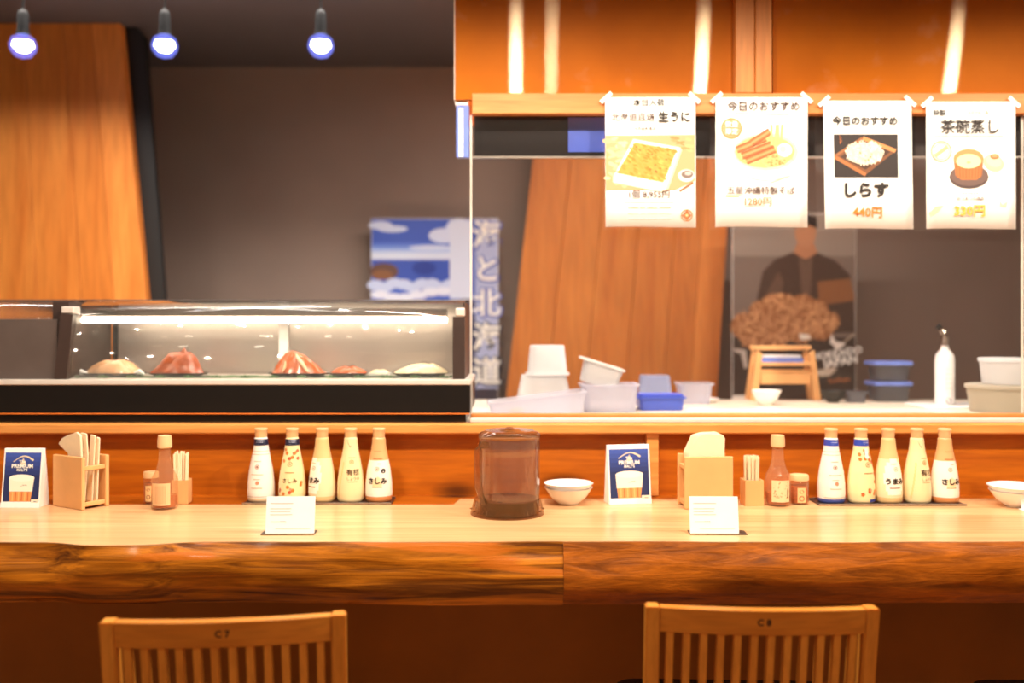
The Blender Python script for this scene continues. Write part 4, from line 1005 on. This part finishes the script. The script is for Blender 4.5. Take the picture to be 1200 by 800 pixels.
# ---- napkin boxes
def napkin_box(label, px, Y, rz, sty):
    t = thing('napkin_box', label, 'napkin holder', (X(px, Y), Y, CT+.0003), rz)
    W, G, H, th = .122, .066, .128, .010
    for s in (-1, 1):
        b = B(); box(b, -W/2, W/2, s*(G/2)-th/2, s*(G/2)+th/2, 0, H, .0015); obj('side_panel', b, M['boxwood'], t)
    for s in (-1, 1):
        for z in (.012, .100):
            b = B(); box(b, s*(W/2-.008)-.005, s*(W/2-.008)+.005, -G/2+th/2+.0003, G/2-th/2-.0003, z-.005, z+.005, .001); obj('cross_bar', b, M['boxwood'], t)
    b = B(); box(b, -W/2+.014, W/2-.014, -G/2+th/2+.0003, G/2-th/2-.0003, .004, .010, 0); obj('bottom_board', b, M['boxwood'], t)
    return t
def fan(name, label, loc, rz, shapes, cat='napkin', group=None):
    """folded paper napkins: each sheet a thin folded wedge"""
    t = thing(name, label, cat, loc, rz, group)
    for i, (poly, y, thick) in enumerate(shapes):
        b = B(); prism(b, poly, y-thick/2, y+thick/2); bmesh.ops.bevel(b, geom=list(b.edges), offset=min(.0012, thick*.3), segments=1, affect='EDGES')
        obj('sheet', b, M['napkin'], t)
    return t
Yn = 2.462
nb_ = napkin_box('wooden napkin box with open sides, turned aside, below the display case', 95, Yn, math.radians(-33), 0)
fan('napkin_bunch', 'cream paper napkins fanned out of the turned wooden napkin box', (X(95, Yn), Yn, CT+.0003), math.radians(-33),
    [([(-.022, .014), (.018, .014), (.026, .126), (.022, .178), (.006, .186), (-.030, .176), (-.058, .166), (-.072, .152), (-.030, .130)], -.014, .006),
     ([(-.012, .014), (.022, .014), (.036, .130), (.030, .182), (.008, .184), (-.030, .170), (-.050, .155)], -.004, .004),
     ([(.010, .014), (.040, .014), (.052, .178), (.034, .180)], .005, .004),
     ([(.018, .014), (.048, .014), (.058, .172), (.046, .174)], .013, .004)])
Yn2 = 2.455
napkin_box('wooden napkin box with its flat panel turned forward, below the taped posters', 826, Yn2, math.radians(4), 0)
t = thing('napkin_pad', 'thick cream napkin pad leaning out of the forward facing napkin box', 'napkin', (X(826, Yn2), Yn2, CT+.0003), math.radians(4))
for i in range(5):
    b = B(); y = -.016+i*.008
    prism(b, [(-.050+.004*i, .014), (.040, .014), (.046-.002*i, .172+.002*i), (.040-.002*i, .180+.001*i), (-.006, .183), (-.022-.002*i, .176), (-.046-.001*i, .134)], y-.0038, y+.0038)
    bmesh.ops.bevel(b, geom=list(b.edges), offset=.0012, segments=2, affect='EDGES'); obj('sheet', b, M['napkin'], t, smooth=30)

# ---- toothpick cups
def pick_cup(label, lb2, px, Y, w_, h_, ph, n, fl):
    t = thing('toothpick_cup', label, 'cup', (X(px, Y), Y, CT+.0003), .05)
    b = B(); r = w_/2; ring = lambda s, z: [(x, y, z) for x, y in ((-s, -s), (s, -s), (s, s), (-s, s))]
    loft(b, [ring(r, 0), ring(r, h_), ring(r*.8, h_), ring(r*.8, .006)]); bmesh.ops.recalc_face_normals(b, faces=b.faces); obj('cup_body', b, M['boxwood'], t)
    t2 = thing('toothpick_bundle', lb2, 'toothpicks', (X(px, Y), Y, CT+.0068), .05)
    b = B(); rr = random.Random(n)
    for i in range(n):
        x, y = rr.uniform(-.68, .68)*r, rr.uniform(-.68, .68)*r; k = rr.uniform(.9, 1.1)
        tube(b, [(x, y, .001), (x*fl*k, y*fl, ph*rr.uniform(.95, 1.02))], .0012 if n > 30 else .0028, 5)
    tag(obj('picks', b, M['napkin'], t2), kind='stuff')
Yq = on_bar(591)
pick_cup('square wooden toothpick cup below the clear screen beside the glass sauce bottle', 'pale toothpicks packed upright in the cup below the clear screen', 881, Yq, .047, .064, .116, 90, 1.12)
pick_cup('square wooden toothpick cup half behind the glass bottle under the display case', 'pale sticks standing in the cup behind the glass bottle', 213, 2.50, .040, .060, .122, 26, 1.15)

# ---- glass soy bottles
def soy(label, px, py, tp, H=.182, lab='paper'):
    Y = on_bar(py)
    t = thing('glass_bottle', label, 'bottle', (X(px, Y), Y, CT+.0003), 0)
    R = .032; k = H/.182
    P_ = [(.0, .002), (.028, 0), (R, .004), (R, .070), (.0305, .078), (.020, .098), (.0150, .118), (.0135, .150)]
    b = B(); lathe(b, [(r, z*k) for r, z in P_]+[(.0115, .150*k)], 8 if tp else 32, a0=PI/8); obj('glass_body', b, M['soyglass'], t, smooth=30)
    b = B(); lathe(b, [(0, .005), (.027, .005), (.0285, .008), (.0285, .034*k), (0, .034*k)], 24); obj('sauce', b, M['soy'], t, smooth=40)
    b = B(); lathe(b, [(.0145, .1505*k), (.0175, .153*k), (.0175, .170*k), (.0155, .182*k), (0, .183*k)], 24); obj('cap', b, M['capcream'], t, smooth=40)
    Rl = R*(.99 if tp else 1.0)+.0006
    pr = Print(1.0, wrapr(Rl))
    for i in range(10):
        for j in range(3): pr.layer = 1; pr.rect(-.024+.0048*i, -.024+.0048*(i+1), .012+.018*j, .012+.018*(j+1), (236, 190, 140) if tp else (240, 206, 160))
    if tp:
        for i in range(9): pr.layer = 2; pr.bar(-.012+.003*i, .016, -.012+.003*i, .060, .0009, (206, 140, 96))
    else:
        rr = random.Random(4)
        for i in range(26): pr.layer = 3; x, z = rr.uniform(-.02, .02), rr.uniform(.02, .062); pr.bar(x, z, x+rr.uniform(-.004, .004), z+rr.uniform(-.004, .004), .0014, (170, 100, 60))
        pr.layer = 3; pr.rect(.016, .020, .022, .044, (90, 50, 30))
    pr.build('label', t)
    return t
soy('faceted glass sauce bottle with a striped label under the display case', 193, 595.5, True, .180)
soy('round glass sauce bottle with a scribbled label beside the spice jar and bottle tray', 911.5, 591.5, False, .176)
def jar(label, px, Y, R, H):
    t = thing('spice_jar', label, 'jar', (X(px, Y), Y, CT+.0003), 0)
    b = B(); lathe(b, [(0, .001), (R*.94, 0), (R, .003), (R, H*.74), (R*.86, H*.80)], 24); obj('jar_body', b, M['soyglass'], t, smooth=40)
    b = B(); lathe(b, [(0, .003), (R*.88, .003), (R*.88, H*.62), (0, H*.64)], 20); obj('spice', b, M['spice'], t, smooth=40)
    b = B(); lathe(b, [(R*.92, H*.805), (R*1.02, H*.81), (R*1.02, H*.96), (R*.95, H), (0, H)], 24); obj('lid', b, M['capcream'], t, smooth=40)
    pr = Print(1.0, wrapr(R+.0005))
    for i in range(6): pr.layer = 1; pr.rect(-R*.45+R*.15*i, -R*.45+R*.15*(i+1), H*.08, H*.58, (236, 196, 140))
    pr.layer = 2; pr.ring(0, H*.22, R*.3, R*.1, (150, 70, 36), 14); pr.ell(0, H*.45, R*.25, R*.2, (170, 84, 40)); pr.build('label', t)
jar('brown spice jar with a pale lid between the glass bottle and the bottle tray', 936.5, 2.49, .0232, .074)
jar('brown spice jar peeping out behind the faceted glass bottle', 177, 2.50, .0185, .080)

# ---- stacked bowls
Yb = on_bar(590)
bowl('lower white bowl of the stacked pair beside the water pitcher', 666, Yb, .0615, .042, 'bowl', CT+.0003, 'stacked white bowls', .015)
bowl('upper white bowl of the stacked pair beside the water pitcher', 666.5, Yb, .0625, .042, 'bowl', CT+.0115, 'stacked white bowls', -.015)
Yb2 = on_bar(593)
bowl('lower white bowl of the stacked pair past the sauce bottle tray', 1192, Yb2, .066, .040, 'bowl', CT+.0003, 'stacked white bowls')
bowl('upper white bowl of the stacked pair past the sauce bottle tray', 1192, Yb2, .070, .042, 'bowl', CT+.0105, 'stacked white bowls')

# ---- water pitcher on its coaster
Yp = 2.325 if False else 2.36
R = .0735
cst = thing('pitcher_coaster', 'dark translucent coaster with a raised wall under the water pitcher', 'coaster', (X(594.5, Yp), Yp, CT+.0003))
b = B(); lathe(b, [(0, 0), (.0885, 0), (.0885, .004), (.0795, .036), (.0775, .036), (.0775, .005), (0, .005)], 48); obj('coaster_body', b, M['smokydark'], cst, smooth=45)
for i in range(14):
    a_ = 2*PI*i/14; b = B(); lathe(b, [(0, 0), (.004, .001), (.003, .003), (0, .004)], 8, cx=.0865*math.cos(a_), cy=.0865*math.sin(a_), z0=.010); obj('stud', b, M['smokydark'], cst)
pit = thing('water_pitcher', 'smoky clear water pitcher with a side handle standing on the counter', 'pitcher', (X(597, Yp), Yp, CT+.0056))
H = .196
b = B(); lathe(b, [(0, 0), (R*.93, 0), (R*.97, .004), (R*.985, .05), (R, H*.88), (R*.985, H*.905), (R*.965, H*.905), (R*.955, .05), (R*.93, .006), (0, .006)], 48); obj('pitcher_body', b, M['smoky'], pit, smooth=45)
b = B(); lathe(b, [(0, .0065), (R*.925, .0065), (R*.945, .04), (R*.945, H*.70), (0, H*.70)], 40); obj('water', b, M['water'], pit, smooth=45)
b = B(); lathe(b, [(R*.96, H*.906), (R*1.015, H*.91), (R*1.015, H*.945), (R*.93, H*.975), (R*.82, H*.985), (R*.80, H*.995), (R*.3, H), (0, H*1.0)], 48); lid = obj('lid', b, M['smokydark'], pit, smooth=40)
b = B(); lathe(b, [(.010, H*1.001), (.012, H*1.01), (.008, H*1.03), (0, H*1.032)], 20); obj('lid_knob', b, M['smokydark'], lid, smooth=40)
d_ = Vector((-.72, -.69, 0)).normalized()
pts = [d_*(R*.98)+Vector((0, 0, H*.84)), d_*(R*1.25)+Vector((0, 0, H*.85)), d_*(R*1.36)+Vector((0, 0, H*.80)), d_*(R*1.38)+Vector((0, 0, H*.62)), d_*(R*1.36)+Vector((0, 0, H*.36)), d_*(R*1.22)+Vector((0, 0, H*.22)), d_*(R*1.0)+Vector((0, 0, H*.10))]
b = B(); tube(b, pts, [.008, .009, .0095, .0095, .009, .008, .007], 12, 1.0); obj('handle', b, M['smokydark'], pit, smooth=60)

# ---- small printed order cards
def card(label, px, rz, dark):
    Y = on_bar(626)
    t = thing('order_card', label, 'card', (X(px, Y), Y, CT+.0003), rz, 'white cards on thin dark stands')
    W, H = u(57, Y), u(42, Y)
    b = B(); prism(b, [(-W/2-.016, 0), (W/2+.020 if dark else W/2+.004, 0), (W/2, .001), (W/2, .0012), (-W/2, .0012)], -.006, -.004) if False else box(b, -W/2-.010*(1-dark), W/2+.018*dark, -.006, .034, 0, .0022, .0004); obj('stand_plate', b, M['darkframe'], t)
    b = B(); v = []
    def lean(x, y, z): return (x, -.004+.014*z/H+y, .0026+z)
    for x, y, z in ((-W/2, 0, 0), (W/2, 0, 0), (W/2, 0, H), (-W/2, 0, H), (-W/2, .0012, 0), (W/2, .0012, 0), (W/2, .0012, H), (-W/2, .0012, H)): v.append(b.verts.new(lean(x, y, z)))
    for f in ((0, 1, 2, 3), (5, 4, 7, 6), (1, 5, 6, 2), (4, 0, 3, 7), (3, 2, 6, 7), (4, 5, 1, 0)): b.faces.new([v[i] for i in f])
    obj('card_sheet', b, M['paper'], t)
    pr = Print(1.0, lambda x, y, z: lean(x, y-.0003, z))
    for z, x0, x1, c in ((.80, -.42, .05, (216, 200, 190)), (.66, -.42, .02, (226, 212, 202)), (.58, -.42, .0, (226, 212, 202)), (.50, -.42, .04, (226, 212, 202)), (.30, -.40, -.2, (210, 190, 176)), (.30, -.2, -.08, (110, 96, 90)), (.12, -.3, .42, (234, 224, 216))):
        pr.layer = 1; pr.rect(W*x0, W*x1, H*z, H*(z+.025), c)
    pr.build('card_print', t)
card('white order card on a dark stand before the bottles under the display case', 340, .02, 0)
card('white order card on a dark stand before the forward facing napkin box', 837, -.02, 1)
t = thing('white_card', 'white card cut off at the frame edge before the stacked bowls', 'card', (X(1210, 2.40), 2.40, CT+.0003), -.1)
b = B(); box(b, -.026, .026, -.001, .001, .002, .045, .0003); obj('card_sheet', b, M['paper'], t)
b = B(); box(b, -.028, .028, -.012, .012, 0, .002, .0003); obj('card_foot', b, M['paper'], t)

# ------------------------------------------------------------------ chairs
def chair(label, x, y, rz, num):
    t = thing('dining_chair', label, 'chair', (x, y, 0), rz, 'slat back wooden chairs tucked under the counter')
    W = .42; top = .723
    def by(z): return -.235-.065*max(0, (z-.40))/(top-.40)        # back leans toward the camera
    bow = lambda x: -.022*(1-(x/(W/2))**2)                           # rail bows outwards
    for s in (-1, 1):
        b = B(); pw = .026
        ring = lambda z, w_=pw, d_=.036: [(s*(W/2-w_/2)+ax*w_/2, by(z)+ay*d_/2 if z > .02 else -.215+ay*d_/2, z) for ax, ay in ((-1, -1), (1, -1), (1, 1), (-1, 1))]
        loft(b, [ring(0), ring(.22), ring(.42), ring(.56), ring(top-.006), ring(top-.0015)]); bmesh.ops.recalc_face_normals(b, faces=b.faces)
        bmesh.ops.bevel(b, geom=[e for e in b.edges], offset=.003, segments=2, affect='EDGES'); obj('back_post', b, M['chair'], t, smooth=40)
        b = B(); box(b, s*.185-.018, s*.185+.018, .085, .12, 0, .395, .003); obj('front_leg', b, M['chair'], t)
        b = B(); box(b, s*.185-.010, s*.185+.010, -.205, .084, .345, .40, .002); obj('side_rail', b, M['chairx'], t)
    def curved(z0, z1, th, m, name):
        b = B(); n = 20; w_ = W/2-.0265; g = []
        for i in range(n+1):
            x_ = -w_+2*w_*i/n
            g.append([b.verts.new((x_, by(z)+bow(x_)+yy, z)) for z, yy in ((z0, -th/2), (z0, th/2), (z1, th/2), (z1, -th/2))])
        for p, q in zip(g, g[1:]):
            for k in range(4): b.faces.new((p[k], q[k], q[(k+1) % 4], p[(k+1) % 4]))
        b.faces.new(g[0]); b.faces.new(g[-1][::-1]); bmesh.ops.recalc_face_normals(b, faces=b.faces)
        return obj(name, b, m, t, smooth=40)
    rail = curved(top-.048, top-.002, .024, M['chairx'], 'top_rail')
    curved(.455, .490, .020, M['chairx'], 'lower_rail')
    n = 12
    for i in range(n):
        x_ = -W/2+.026+(W-.052)*(i+.62)/(n+.24)
        b = B(); z0, z1 = .4905, top-.0485
        ring = lambda z: [(x_+ax*.0064, by(z)+bow(x_)+ay*.009, z) for ax, ay in ((-1, -1), (1, -1), (1, 1), (-1, 1))]
        loft(b, [ring(z0), ring(z1)]); obj('slat', b, M['chair'], t)
    b = B(); box(b, -.20, .20, -.2, .10, .37, .40, .002); obj('seat_frame', b, M['chairx'], t)
    b = B(); loft(b, [[(x_*s, y_*s-.040, z) for x_, y_ in rrect(.49, .345, .05, 7)] for s, z in ((.97, .4003), (1, .408), (1, .424), (.975, .432), (.93, .435))]); obj('seat_pad', b, M['seat'], t, smooth=50)
    if num:
        def wr(x, y, z): return (x, by(z)+bow(x)-.0122+y, z)
        lettering(num, .017, 0, top-.024, 'inkchair', t, wrap=wr, y=-.0006, bold=.035)
    return t
M['inkchair'] = plain('dark_brown_stamp', (50, 24, 10), .6)
chair('slat back chair stamped C 7, below the display case side of the counter', -.536, 2.023, math.radians(6.1), 'C 7')
chair('slat back chair stamped C 8, below the taped posters', .4655, 2.09, math.radians(-2.2), 'C 8')
chair('chair with only the tip of its black seat showing at the frame corner', 1.262, 2.09, 0, None)

# every copy gets Blender's own numbering; nothing else to do
